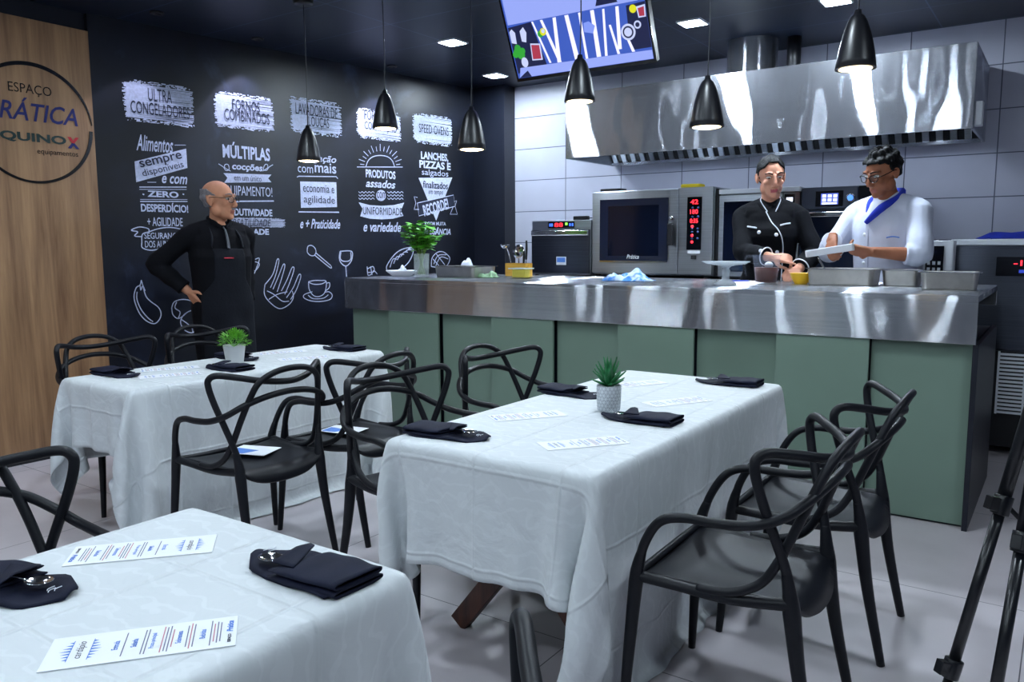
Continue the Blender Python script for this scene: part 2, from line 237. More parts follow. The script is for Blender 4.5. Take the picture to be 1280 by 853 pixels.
class MB:
    """collects shapes; build() links them as one mesh object"""
    def __init__(s):
        s.v, s.f, s.m, s.sm = [], [], [], []
    def add(s, vs, fs, mi=0, smooth=False, M=None):
        o = len(s.v)
        s.v += [tuple(M @ Vector(p)) for p in vs] if M is not None else [tuple(p) for p in vs]
        for f in fs:
            s.f.append(tuple(i + o for i in f))
            s.m.append(mi)
            s.sm.append(smooth)
        return s
    def box(s, a, b, mi=0, M=None):
        x0, y0, z0 = a
        x1, y1, z1 = b
        vs = [(x0, y0, z0), (x1, y0, z0), (x1, y1, z0), (x0, y1, z0), (x0, y0, z1), (x1, y0, z1), (x1, y1, z1), (x0, y1, z1)]
        fs = [(0, 3, 2, 1), (4, 5, 6, 7), (0, 1, 5, 4), (1, 2, 6, 5), (2, 3, 7, 6), (3, 0, 4, 7)]
        return s.add(vs, fs, mi, False, M)
    def rbox(s, a, b, r=0.01, n=3, mi=0, M=None, axis='z'):
        """box whose edges along one axis are rounded"""
        (x0, y0, z0), (x1, y1, z1) = a, b
        if axis == 'z':
            P, h0, h1 = lambda u, w, h: (u, w, h), z0, z1
            u0, u1, w0, w1 = x0, x1, y0, y1
        elif axis == 'y':
            P, h0, h1 = lambda u, w, h: (u, h, w), y0, y1
            u0, u1, w0, w1 = x0, x1, z0, z1
        else:
            P, h0, h1 = lambda u, w, h: (h, u, w), x0, x1
            u0, u1, w0, w1 = y0, y1, z0, z1
        ring = []
        for cx, cy, a0 in ((u1 - r, w1 - r, 0), (u0 + r, w1 - r, 90), (u0 + r, w0 + r, 180), (u1 - r, w0 + r, 270)):
            for k in range(n + 1):
                t = radians(a0 + 90 * k / n)
                ring.append((cx + r * cos(t), cy + r * sin(t)))
        return s.prism(ring, h0, h1, P, mi, M)
    def prism(s, ring, h0, h1, P=lambda u, w, h: (u, w, h), mi=0, M=None, smooth=False):
        n = len(ring)
        vs = [P(u, w, h0) for u, w in ring] + [P(u, w, h1) for u, w in ring]
        fs = [tuple(range(n))[::-1], tuple(range(n, 2 * n))]
        fs += [(i, (i + 1) % n, n + (i + 1) % n, n + i) for i in range(n)]
        return s.add(vs, fs, mi, smooth, M)
    def lathe(s, prof, c=(0, 0, 0), n=24, mi=0, M=None, axis='z', smooth=True, sx=1.0, sy=1.0):
        """profile (r, h) spun round an axis through c"""
        vs, fs = [], []
        for r, h in prof:
            for k in range(n):
                t = 2 * pi * k / n
                u, w = r * cos(t) * sx, r * sin(t) * sy
                p = {'z': (u, w, h), 'y': (u, h, w), 'x': (h, u, w)}[axis]
                vs.append((c[0] + p[0], c[1] + p[1], c[2] + p[2]))
        for i in range(len(prof) - 1):
            for k in range(n):
                a, b = i * n + k, i * n + (k + 1) % n
                fs.append((a, b, b + n, a + n))
        if prof[0][0] > 1e-5:
            fs.append(tuple(range(n))[::-1])
        if prof[-1][0] > 1e-5:
            fs.append(tuple(range((len(prof) - 1) * n, len(prof) * n)))
        return s.add(vs, fs, mi, smooth, M)
    def tube(s, pts, r, n=10, mi=0, M=None, closed=False, sub=6, flat=1.0, cap=True, smooth_path=True):
        """round bar along a smoothed path; r is one radius or one per point"""
        rs = list(r) if hasattr(r, '__len__') else [r] * len(pts)
        P = [Vector(p) for p in pts]
        if smooth_path and len(P) > 2:
            Q, R = [], []
            m = len(P)
            rng = range(m) if closed else range(m - 1)
            for i in rng:
                g = (lambda k: P[k % m]) if closed else (lambda k: P[max(0, min(m - 1, k))])
                p0, p1, p2, p3 = g(i - 1), g(i), g(i + 1), g(i + 2)
                for j in range(sub):
                    t = j / sub
                    Q.append(0.5 * ((2 * p1) + (p2 - p0) * t + (2 * p0 - 5 * p1 + 4 * p2 - p3) * t * t + (3 * p1 - p0 - 3 * p2 + p3) * t ** 3))
                    R.append(rs[i] + (rs[(i + 1) % m] - rs[i]) * t)
            if not closed:
                Q.append(P[-1])
                R.append(rs[-1])
            P, rs = Q, R
        m = len(P)
        T = []
        for i in range(m):
            a = P[(i - 1) % m] if closed or i else P[0]
            b = P[(i + 1) % m] if closed or i < m - 1 else P[-1]
            d = (b - a)
            T.append(d.normalized() if d.length > 1e-9 else Vector((0, 0, 1)))
        u = T[0].orthogonal().normalized()
        vs, fs = [], []
        for i in range(m):
            u = u - T[i] * u.dot(T[i])
            u = u.normalized() if u.length > 1e-6 else T[i].orthogonal().normalized()
            w = T[i].cross(u)
            for k in range(n):
                t = 2 * pi * k / n
                vs.append(P[i] + u * (rs[i] * cos(t)) + w * (rs[i] * flat * sin(t)))
        for i in range(m if closed else m - 1):
            j = (i + 1) % m
            for k in range(n):
                fs.append((i * n + k, i * n + (k + 1) % n, j * n + (k + 1) % n, j * n + k))
        if cap and not closed:
            fs.append(tuple(range(n))[::-1])
            fs.append(tuple(range((m - 1) * n, m * n)))
        return s.add(vs, fs, mi, True, M)
    def grid(s, fn, nu, nv, mi=0, M=None, smooth=True):
        vs = [fn(i / nu, j / nv) for j in range(nv + 1) for i in range(nu + 1)]
        fs = [(j * (nu + 1) + i, j * (nu + 1) + i + 1, (j + 1) * (nu + 1) + i + 1, (j + 1) * (nu + 1) + i) for j in range(nv) for i in range(nu)]
        return s.add(vs, fs, mi, smooth, M)
    def ball(s, c, r, n=16, m=10, mi=0, M=None):
        rx, ry, rz = r if hasattr(r, '__len__') else (r, r, r)
        vs, fs = [], []
        for j in range(m + 1):
            a = pi * j / m
            for k in range(n):
                t = 2 * pi * k / n
                vs.append((c[0] + rx * sin(a) * cos(t), c[1] + ry * sin(a) * sin(t), c[2] + rz * cos(a)))
        for j in range(m):
            for k in range(n):
                fs.append((j * n + k, (j + 1) * n + k, (j + 1) * n + (k + 1) % n, j * n + (k + 1) % n))
        return s.add(vs, fs, mi, True, M)
    def poly(s, pts, mi=0, M=None):
        return s.add(pts, [tuple(range(len(pts)))], mi, False, M)
    def mesh(s, name, mats):
        me = bpy.data.meshes.new(name)
        me.from_pydata(s.v, [], s.f)
        for m in (mats if isinstance(mats, (list, tuple)) else [mats]):
            me.materials.append(m)
        me.polygons.foreach_set('material_index', s.m)
        me.polygons.foreach_set('use_smooth', s.sm)
        me.update()
        return me
    def build(s, name, mats, parent=None, loc=None, rotz=0.0, bevel=0.0, fix=True):
        me = s.mesh(name, mats)
        if fix:
            bm = bmesh.new()
            bm.from_mesh(me)
            bmesh.ops.remove_doubles(bm, verts=bm.verts, dist=1e-5)
            bmesh.ops.recalc_face_normals(bm, faces=bm.faces)
            bm.to_mesh(me)
            bm.free()
        o = bpy.data.objects.new(name, me)
        COL.objects.link(o)
        if parent is not None:
            o.parent = parent
        if loc is not None:
            o.location = loc
        o.rotation_euler = (0, 0, rotz)
        if bevel:
            b = o.modifiers.new('bevel', 'BEVEL')
            b.width = bevel
            b.segments = 2
            b.limit_method = 'ANGLE'
            b.angle_limit = radians(40)
        return o

def tag(o, label, cat, group=None):
    o['label'] = label
    o['category'] = cat
    if group:
        o['group'] = group
    return o
def thing(name, label, cat, loc=(0, 0, 0), rotz=0.0, group=None):
    o = bpy.data.objects.new(name, None)
    COL.objects.link(o)
    o.empty_display_size = 0.1
    o.location = loc
    o.rotation_euler = (0, 0, rotz)
    return tag(o, label, cat, group)
def struct(o):
    o['kind'] = 'structure'
    return o
def kids(o):
    return [c for c in bpy.data.objects if c.parent is o]
def dup(root, loc, rotz, label, group=None):
    r = root.copy()
    COL.objects.link(r)
    r.location = loc
    r.rotation_euler = (0, 0, rotz)
    r['label'] = label
    if group:
        r['group'] = group
    for ch in kids(root):
        c = ch.copy()
        COL.objects.link(c)
        c.parent = r
        for g in kids(ch):
            d = g.copy()
            COL.objects.link(d)
            d.parent = c
    return r
def text_mesh(txt, weight=0.0, shear=0.0):
    """lettering as a flat mesh with its lower left corner at the origin; returns (verts, faces, width, height)"""
    cu = bpy.data.curves.new('lettering', 'FONT')
    cu.body = txt
    cu.size = 1.0
    cu.offset = weight
    cu.shear = shear
    cu.resolution_u = 3
    o = bpy.data.objects.new('lettering', cu)
    COL.objects.link(o)
    dg = bpy.context.evaluated_depsgraph_get()
    dg.update()
    me = bpy.data.meshes.new_from_object(o.evaluated_get(dg))
    vs = [tuple(v.co) for v in me.vertices]
    fs = [tuple(p.vertices) for p in me.polygons]
    bpy.data.objects.remove(o, do_unlink=True)
    bpy.data.curves.remove(cu)
    bpy.data.meshes.remove(me)
    x0 = min(v[0] for v in vs)
    y0 = min(v[1] for v in vs)
    w = max(v[0] for v in vs) - x0
    h = max(v[1] for v in vs) - y0
    return [(v[0] - x0, v[1] - y0) for v in vs], fs, w, h
def put_text(mb, txt, x0, x1, y0, y1, P, mi=0, weight=0.0, shear=0.0, tilt=0.0):
    """lettering filling the box x0..x1, y0..y1 of a plane; P maps (x, y) of the plane to space"""
    vs, fs, w, h = text_mesh(txt, weight, shear)
    cx, cy = (x0 + x1) / 2, (y0 + y1) / 2
    out = []
    for a, b in vs:
        u, v = (a / w - 0.5) * (x1 - x0), (b / h - 0.5) * (y1 - y0)
        out.append(P(cx + u * cos(tilt) - v * sin(tilt), cy + u * sin(tilt) + v * cos(tilt)))
    mb.add(out, fs, mi)

# ------------------------------------------------------------------ materials
M = {}
M['steel'] = steel('brushed_steel', rough=0.22)
M['steel_counter'] = brushed('counter_steel', (0.60, 0.62, 0.66, 1), wave=0.32)
M['steel_hood'] = brushed('hood_steel', (0.56, 0.58, 0.64, 1), wave=0.40)
M['steel_oven'] = steel('oven_steel', (0.42, 0.45, 0.50, 1), 0.30, 0.1)
M['steel_dark'] = steel('dark_steel', (0.09, 0.10, 0.13, 1), 0.30, 0.1)
M['pan'] = plain('pan_steel', (0.62, 0.60, 0.57, 1), 0.28, 1.0, 0.08, 20)
M['chrome'] = plain('polished_steel', (0.75, 0.76, 0.78, 1), 0.12, 1.0)
M['black_plastic'] = plain('black_plastic', '#0c0e14', 0.4, var=0.1)
M['black_gloss'] = plain('black_gloss', '#07090f', 0.12, var=0.05)
M['chair'] = plain('charcoal_plastic', '#0f1118', 0.45, spec=0.28, var=0.08, scale=30, bump=0.05, bscale=400)
M['green'] = plain('sage_green_laminate', '#71877a', 0.5, var=0.04, scale=3)
M['dark_panel'] = plain('navy_laminate', '#0d1220', 0.45, var=0.1)
M['white_plastic'] = plain('white_plastic', '#d8dce4', 0.4)
M['paper'] = plain('white_paper', '#eef0f6', 0.6)
M['ink_blue'] = plain('blue_ink', '#4f7fd0', 0.6)
M['ink_red'] = plain('red_ink', '#c07a86', 0.6)
M['ink_grey'] = plain('grey_ink', '#6a6f86', 0.6)
M['ink_dark'] = plain('dark_ink', '#20243a', 0.6)
M['napkin'] = plain('navy_napkin_cloth', '#0d1228', 0.75, spec=0.25, var=0.2, scale=15, bump=0.12, bscale=500)
M['walnut'] = wood('walnut_leg', '#2a1512', '#5c3524', 'z', 2.0)
M['glass'] = plain('clear_glass', (0.95, 0.98, 1, 1), 0.03, Transmission_Weight=1.0, IOR=1.45)
M['red_led'] = glow('red_led', '#ff2030', 3.0)
M['blue_led'] = glow('blue_led', '#3a6cff', 2.0)
M['green_led'] = glow('green_led', '#7dff40', 2.5)
M['white_led'] = glow('white_led', '#dfe8ff', 2.0)
M['blue_cloth'] = plain('blue_cloth', '#1c34b8', 0.8, var=0.2, scale=12)
M['ceramic'] = plain('white_ceramic', '#e6e8ee', 0.3)
M['leaf_basil'] = plain('basil_leaf', '#62b236', 0.45, var=0.35, scale=25)
M['leaf_bush'] = plain('bush_leaf', '#69b032', 0.5, var=0.3, scale=40)
M['leaf_dark'] = plain('succulent_leaf', '#1f6b3c', 0.4, var=0.3, scale=30)
M['white_fabric'] = plain('white_fabric', '#dfe4f0', 0.8, var=0.04, scale=8, bump=0.15, bscale=300)

# ------------------------------------------------------------------ the room
def tile_mat(name, base, joint, bw, bh, plane, shift, rough, var=0.05, mortar=0.004, bump=0.0, noise=2.5, spec=0.5, bevel=0.0):
    """tiles of bw x bh with joints; plane 'xy' or 'xz'"""
    m, nt, b = new_mat(name)
    tc = N(nt, 'ShaderNodeTexCoord')
    sp = N(nt, 'ShaderNodeSeparateXYZ')
    nt.links.new(tc.outputs['Object'], sp.inputs[0])
    cb = N(nt, 'ShaderNodeCombineXYZ')
    for i, ax in enumerate(plane):
        a = N(nt, 'ShaderNodeMath', operation='ADD')
        nt.links.new(sp.outputs['xyz'.index(ax)], a.inputs[0])
        a.inputs[1].default_value = shift[i]
        nt.links.new(a.outputs[0], cb.inputs[i])
    br = N(nt, 'ShaderNodeTexBrick', offset=0.0, squash=1.0)
    br.inputs['Scale'].default_value = 1.0
    br.inputs['Mortar Size'].default_value = mortar
    br.inputs['Mortar Smooth'].default_value = 0.1
    br.inputs['Bias'].default_value = 0.0
    br.inputs['Brick Width'].default_value = bw
    br.inputs['Row Height'].default_value = bh
    nt.links.new(cb.outputs[0], br.inputs['Vector'])
    c = srgb(base)
    n = N(nt, 'ShaderNodeTexNoise', i_Scale=noise, i_Detail=5.0)
    nt.links.new(cb.outputs[0], n.inputs['Vector'])
    lo = tuple(x * (1 - var) for x in c[:3]) + (1,)
    hi = tuple(min(1, x * (1 + var)) for x in c[:3]) + (1,)
    col = ramp(nt, n.outputs['Fac'], [(0.3, lo), (0.7, hi)])
    nt.links.new(col, br.inputs['Color1'])
    nt.links.new(col, br.inputs['Color2'])
    br.inputs['Mortar'].default_value = srgb(joint)
    nt.links.new(br.outputs['Color'], b.inputs['Base Color'])
    b.inputs['Roughness'].default_value = rough
    b.inputs['Specular IOR Level'].default_value = spec
    bp = N(nt, 'ShaderNodeBump', i_Strength=0.4, i_Distance=-0.003)
    nt.links.new(br.outputs['Fac'], bp.inputs['Height'])
    if bump:
        b2 = N(nt, 'ShaderNodeBump', i_Strength=bump, i_Distance=0.01)
        n2 = N(nt, 'ShaderNodeTexNoise', i_Scale=7.0, i_Detail=3.0)
        nt.links.new(cb.outputs[0], n2.inputs['Vector'])
        nt.links.new(n2.outputs['Fac'], b2.inputs['Height'])
        nt.links.new(b2.outputs[0], bp.inputs['Normal'])
    nt.links.new(bp.outputs[0], b.inputs['Normal'])
    return m
M['floor'] = tile_mat('floor_tiles', '#c6bfc4', '#56525a', 1.3, 1.17, 'xy', (3.95 + 13.0, -3.455 + 11.7), 0.32, 0.10, 0.0022, 0.06, 1.6)
M['tiles'] = tile_mat('wall_tiles', '#babccd', '#5c6074', 0.583, 0.3, 'xz', (3.97 + 5.83, -2.60 + 6.0), 0.38, 0.05, 0.004)
M['ceiling'] = tile_mat('ceiling_panels', '#111929', '#3b4862', 1.56, 0.583, 'xy', (3.98 + 15.6, -3.67 + 11.66), 0.42, 0.12, 0.005, 0.0, 3.0, 0.4)
M['room_paint'] = plain('grey_room_paint', '#8b90a0', 0.7, var=0.05)
M['oak'] = wood('oak_veneer', '#72523a', '#aa8561', 'z', 1.0, 0.4)

def chalk_mat():
    m, nt, b = new_mat('chalk_wall_paint')
    n = N(nt, 'ShaderNodeTexNoise', i_Scale=1.5, i_Detail=6.0, i_Roughness=0.62, i_Distortion=0.4)
    nt.links.new(coords(nt, (1, 1, 1)), n.inputs['Vector'])
    nt.links.new(ramp(nt, n.outputs['Fac'], [(0.40, srgb('#050812')), (0.58, srgb('#0c1223')), (0.75, srgb('#333b55'))]), b.inputs['Base Color'])
    b.inputs['Roughness'].default_value = 0.42
    return m
M['chalk_wall'] = chalk_mat()

struct(MB().box((-7.0, -5.0, -0.1), (5.0, 7.2, 0.0)).build('floor', M['floor']))
struct(MB().box((-7.0, -5.0, CEIL), (5.0, 7.2, CEIL + 0.1)).build('ceiling', M['ceiling']))
struct(MB().box((-4.55, 6.6, 0.0), (5.0, 6.72, CEIL)).build('wall_back', M['tiles']))
struct(MB().box((-5.2, 6.42, 0.0), (-4.55, 6.72, CEIL)).build('wall_corner', M['dark_panel']))
struct(MB().box((4.9, -5.0, 0.0), (5.0, 6.6, CEIL)).build('wall_right', M['room_paint']))
struct(MB().box((-5.6, -5.0, 0.0), (4.9, -4.9, CEIL)).build('wall_front', M['room_paint']))
WA = radians(7.7)
WP0 = Vector((-5.4, 2.9, 0.0))
WD = Vector((sin(WA), cos(WA), 0.0))
WN = Vector((cos(WA), -sin(WA), 0.0))
def wall_pt(s, z, lift=0.0):
    return WP0 + WD * s + WN * lift + Vector((0, 0, z))
mb = MB()
q = [wall_pt(-0.005, 0), wall_pt(3.75, 0), wall_pt(3.75, 0, -0.12), wall_pt(-0.005, 0, -0.12)]
mb.prism([(p.x, p.y) for p in q], 0.0, CEIL)
struct(mb.build('wall_left', M['chalk_wall']))
struct(MB().box((-5.6, -4.9, 0.0), (-5.43, 2.89, CEIL)).build('wall_side', M['dark_panel']))
struct(MB().box((-5.43, 0.9, 0.065), (-5.4, 2.895, 2.785)).build('trim_1', M['oak'], bevel=0.002))
struct(MB().box((-5.43, 0.9, 0.0), (-5.405, 2.895, 0.065)).build('baseboard_left', M['black_plastic']))

# ------------------------------------------------------------------ ceiling lights
def diffuser(name, strength):
    m, nt, b = new_mat(name)
    b.inputs['Base Color'].default_value = (0.8, 0.8, 0.8, 1)
    b.inputs['Emission Color'].default_value = COOL + (1,)
    b.inputs['Emission Strength'].default_value = strength
    return m
def downlight(x, y, size, watts, label, i, rot=0.0):
    t = thing('ceiling_light', label, 'ceiling light', (x, y, CEIL), rot, 'square recessed ceiling lights')
    h = size / 2
    mb = MB()
    o_ = h + 0.012
    for a, b in (((-o_, -o_, -0.012), (o_, -h, 0)), ((-o_, h, -0.012), (o_, o_, 0)), ((-o_, -h, -0.012), (-h, h, 0)), ((h, -h, -0.012), (o_, h, 0))):
        mb.box(a, b)
    mb.build('frame', M['white_plastic'], t)
    MB().box((-h, -h, -0.006), (h, h, -0.002)).build('diffuser', diffuser('light_%d' % i, watts / (pi * size * size)), t)
labels = ['square ceiling light above the counter left of the hanging screen', 'small square ceiling light near the dark wall corner',
          'square ceiling light just right of the hanging screen', 'square ceiling light directly over the steel hood, cut by the top of the picture']
for i, ((x, y), w) in enumerate(zip(KITCHEN, KITCHEN_W)):
    downlight(x, y, 0.15, w, labels[i], i)
for i, ((x, y), w) in enumerate(zip(DINING, DINING_W)):
    t = thing('ceiling_light', 'square ceiling light over the dining tables, out of the picture', 'ceiling light', (x, y, CEIL), 0, 'dining ceiling lights')
    MB().box((-0.112, -0.112, -0.012), (0.112, 0.112, -0.004)).build('frame', M['white_plastic'], t)
    MB().box((-0.1, -0.1, -0.016), (0.1, 0.1, -0.0125)).build('diffuser', diffuser('dining_light_%d' % i, w / (pi * 0.04)), t)
for i, (s, d, w) in enumerate(WASH):
    p = wall_pt(s, CEIL - 0.02, d)
    t = thing('wall_spotlight', 'small black recessed ceiling spot close to the dark left wall', 'spotlight', (p.x, p.y, CEIL), 0, 'recessed spots along the left wall')
    MB().lathe([(0.045, 0.0), (0.045, -0.012), (0.030, -0.012), (0.026, 0.0)], n=24).build('ring', M['black_plastic'], t)
    spot('wall_wash_light', p, p + Vector((-0.10, 0, -1)), w, 80, 0.25, (0.74, 0.76, 1.0), 0.02)

# ------------------------------------------------------------------ writing and drawings on the dark wall
M['chalk'] = plain('chalk_white_paint', '#b9c0da', 0.8, var=0.14, scale=60)
M['chalk_dark'] = plain('chalk_dark_paint', '#1b2136', 0.8)
mural = thing('wall_mural', 'white chalk-style lettering and food drawings painted across the dark wall', 'mural', WP0)
LIFT = {'w': 0.003, 'k': 0.006, 'd': 0.009}
def wp(lift):
    return lambda s, z: tuple(wall_pt(s, z, lift) - WP0)
cols = [MB() for _ in range(5)]
rnd = random.Random(3)
for c, s0, s1, z0, z1 in MURAL_BRUSH:
    P, nb = wp(LIFT['w']), 46
    for k in range(nb):
        e = abs(k - (nb - 1) / 2) / ((nb - 1) / 2)
        cut = (s1 - s0) * (0.05 + 0.12 * e ** 5)
        a, b = s0 + rnd.random() * cut, s1 - rnd.random() * cut
        za, zb = z0 + (z1 - z0) * k / nb, z0 + (z1 - z0) * (k + 1.15) / nb
        if e > 0.84:
            n_ = 12
            xs = sorted(rnd.uniform(a, b) for _ in range(2 * n_))
            for i in range(0, 2 * n_, 2):
                cols[c].poly([P(xs[i], za), P(xs[i + 1], za + rnd.uniform(-.006, .006)), P(xs[i + 1], zb), P(xs[i], zb)])
        else:
            j = rnd.uniform(-0.006, 0.006)
            cols[c].poly([P(a, za), P(b, za + j), P(b, zb + j), P(a, zb)])
for c, st, pts in MURAL_FILL:
    P = wp(0.003 if st == 'w' else 0.0055)
    cols[c].poly([P(*p) for p in pts], 0 if st == 'w' else 1)
for c, txt, st, s0, s1, z0, z1, sh, wt, tilt in MURAL_TEXT:
    lift = 0.0085 if (st == 'd' or txt == 'RECORDE!') else 0.003
    put_text(cols[c], txt, s0, s1, z0, z1, wp(lift), 1 if st == 'd' else 0, wt, sh, tilt * 1.55 if tilt else 0.0)
def stroke(mb, pts, w, P, smooth):
    if smooth and len(pts) > 2:
        q = []
        m = len(pts)
        for i in range(m - 1):
            p = [pts[max(0, i - 1)], pts[i], pts[i + 1], pts[min(m - 1, i + 2)]]
            for j in range(5):
                t = j / 5
                q.append(tuple(0.5 * (2 * p[1][k] + (p[2][k] - p[0][k]) * t + (2 * p[0][k] - 5 * p[1][k] + 4 * p[2][k] - p[3][k]) * t * t + (3 * p[1][k] - p[0][k] - 3 * p[2][k] + p[3][k]) * t ** 3) for k in (0, 1)))
        pts = q + [tuple(pts[-1])]
    m = len(pts)
    L, R = [], []
    for i in range(m):
        a, b = pts[max(0, i - 1)], pts[min(m - 1, i + 1)]
        dx, dy = b[0] - a[0], b[1] - a[1]
        d = hypot(dx, dy) or 1
        nx, ny = -dy / d * w / 2, dx / d * w / 2
        L.append((pts[i][0] + nx, pts[i][1] + ny))
        R.append((pts[i][0] - nx, pts[i][1] - ny))
    vs = [P(*p) for p in L + R]
    mb.add(vs, [(i, i + 1, m + i + 1, m + i) for i in range(m - 1)])
draw = {}
for c, name, w, smooth, pts in MURAL_STROKE:
    mb = cols[c] if c < 5 else draw.setdefault(name, MB())
    stroke(mb, pts, w, wp(0.0085 if c == 4 else 0.003), smooth)
for c in cols:
    c.build('lettering', [M['chalk'], M['chalk_dark']], mural, fix=False)
for k, mb in draw.items():
    mb.build(k, M['chalk'], mural, fix=False)

# ------------------------------------------------------------------ round emblem on the oak panel
M['emblem_black'] = plain('emblem_black', '#0a0b10', 0.25)
M['emblem_blue'] = plain('emblem_blue', '#101a62', 0.6)
M['emblem_green'] = plain('emblem_green', '#12302f', 0.6)
M['emblem_red'] = plain('emblem_red', '#b3202c', 0.3)
sign = thing('wall_emblem', 'round black ring emblem with blue and green lettering on the oak panel', 'emblem', (-5.4, 2.51, 2.15))
E = lambda y, z, x=0.004: (x, y - 2.51, z - 2.15)
mb = MB()
n_ = 96
ri, vs = [], []
for k in range(n_ + 1):
    f = k / n_
    a = radians(-2 - 354 * f)
    w = 0.005 + 0.017 * max(0, cos(pi * f * 0.5)) ** 0.8 * (0.55 + 0.45 * abs(cos(2 * pi * f * 0.9)))
    if f > 0.55:
        w = 0.004 + 0.020 * sin(pi * (f - 0.52) / 0.48) ** 0.8 if f < 0.995 else 0.004
    for r, x in ((0.372 - w, 0), (0.372, 0), (0.372, 0.006), (0.372 - w, 0.006)):
        vs.append((x, r * cos(a), r * sin(a)))
fs = []
for k in range(n_):
    for j in range(4):
        fs.append((k * 4 + j, k * 4 + (j + 1) % 4, k * 4 + 4 + (j + 1) % 4, k * 4 + 4 + j))
fs += [(0, 1, 2, 3), (n_ * 4, n_ * 4 + 3, n_ * 4 + 2, n_ * 4 + 1)]
mb.add(vs, fs)
mb.build('ring', M['emblem_black'], sign)
mb = MB(); put_text(mb, 'ESPAÇO', 2.378, 2.633, 2.315, 2.385, E, 0, -0.004); mb.build('lettering', M['emblem_black'], sign, fix=False)
mb = MB(); put_text(mb, 'PRÁTICA', 2.245, 2.787, 2.16, 2.30, E, 0, 0.012, 0.25); mb.build('lettering', M['emblem_blue'], sign, fix=False)
mb = MB(); put_text(mb, 'EQUINO', 2.255, 2.705, 2.025, 2.088, E, 0, 0.035); mb.build('lettering', M['emblem_green'], sign, fix=False)
mb = MB()
mb.poly([E(2.712, 2.088), E(2.735, 2.088), E(2.748, 2.066), E(2.765, 2.088), E(2.787, 2.088), E(2.755, 2.048), E(2.742, 2.048)], 0)
mb.poly([E(2.712, 2.015), E(2.735, 2.015), E(2.748, 2.036), E(2.765, 2.015), E(2.787, 2.015), E(2.758, 2.050), E(2.740, 2.050)], 1)
mb.build('letter_x', [M['emblem_red'], M['emblem_blue']], sign, fix=False)
mb = MB(); put_text(mb, 'equipamentos', 2.521, 2.775, 1.955, 1.995, E, 0, 0.0); mb.build('lettering', M['emblem_black'], sign, fix=False)

# ------------------------------------------------------------------ serving counter
CT = 1.135
mb = MB()
mb.box((-4.52, 4.27, CT - 0.03), (-0.34, 5.42, CT))
mb.box((-4.52, 4.27, 0.905), (-0.34, 4.29, CT - 0.03))
mb.box((-4.52, 4.29, 0.905), (-4.50, 5.42, CT - 0.03))
mb.box((-4.52, 5.40, 1.02), (-0.34, 5.42, CT - 0.03))
wt = mb.build('worktop', M['steel_counter'], bevel=0.003)
tag(wt, 'long brushed steel worktop with a deep front skirt over the green panels', 'worktop')
base = thing('counter_base', 'sage green panelled base of the long kitchen counter', 'counter', (-2.4, 4.29, 0))
L = lambda x, y, z: (x + 2.4, y - 4.29, z)
xs = [-4.504, -4.086, -3.611, -3.151, -2.665, -2.208, -1.727, -1.267, -0.802, -0.353]
for i in range(9):
    y = 4.332 if i % 2 == 0 else 4.282
    MB().box(L(xs[i] + 0.001, y, 0.012), L(xs[i + 1] - 0.001, y + 0.018, 0.903 if i % 2 else 0.9)).build('front_panel', M['green'], base, bevel=0.0015)
MB().box(L(-4.50, 4.352, 0.0), L(-0.36, 5.38, 0.90)).build('carcass', M['dark_panel'], base)
MB().box(L(-0.352, 4.283, 0.0), L(-0.328, 5.40, 0.903)).build('end_panel', M['dark_panel'], base, bevel=0.002)

# back worktop behind the cooks (carries the ovens)
bw = thing('back_worktop', 'dark back worktop against the tiled wall carrying the ovens', 'worktop', (-2.6, 6.2, 0))
MB().box((-1.55, -0.25, 1.06), (1.55, 0.39, 1.10)).build('top', M['steel_dark'], bw, bevel=0.003)
MB().box((-1.55, -0.22, 0.0), (1.55, 0.39, 1.06)).build('cabinet', M['dark_panel'], bw)

# ------------------------------------------------------------------ extraction hood
hood = thing('extraction_hood', 'large brushed steel extraction hood on the tiled wall above the cooks', 'hood', (-2.0, 6.6, 2.08))
H = lambda x, y, z: (x + 2.0, y - 6.6, z - 2.08)
mb = MB()
mb.box(H(-3.46, 5.75, 2.08), H(-0.55, 5.765, 2.593))
mb.box(H(-3.46, 5.765, 2.578), H(-0.55, 6.595, 2.593))
mb.box(H(-3.46, 5.765, 2.08), H(-3.445, 6.595, 2.578))
mb.box(H(-0.565, 5.765, 2.08), H(-0.55, 6.595, 2.578))
mb.build('canopy', M['steel_hood'], hood, bevel=0.002)
mb = MB()
mb.box(H(-3.44, 6.52, 2.075), H(-0.57, 6.595, 2.10))
mb.box(H(-3.44, 5.77, 2.085), H(-0.57, 5.80, 2.10))
mb.build('gutter', M['chrome'], hood)
mb = MB()
q = [(6.30, 2.40), (6.545, 2.10), (6.56, 2.11), (6.315, 2.41)]
mb.prism([(a, b) for a, b in q], -3.44, -0.57, lambda u, w, h: H(h, u, w))
mb.build('filter_frame', M['black_plastic'], hood)
mb = MB()
n_ = 32
for k in range(n_):
    x = -3.42 + k * (2.84 / n_)
    q = [(6.255, 2.43), (6.525, 2.10), (6.54, 2.11), (6.27, 2.44)]
    mb.prism([(a, b) for a, b in q], x, x + 0.042, lambda u, w, h: H(h, u, w))
mb.build('baffle_filters', M['steel_oven'], hood)
for k, x in enumerate((-3.0, -2.3, -1.6, -0.95)):
    MB().lathe([(0.0, 0.0), (0.05, 0.0), (0.055, 0.03), (0.055, 0.05)], H(x, 5.98, 2.47), 20).build('hood_lamp', diffuser('hood_lamp_%d' % k, 0.75 / (pi * pi * 0.05 ** 2)), hood)
MB().rbox(H(-0.55, 5.79, 2.10), H(-0.505, 5.88, 2.245), 0.01, 3, axis='z').build('switch_box', M['white_plastic'], hood, bevel=0.004)
mb = MB()
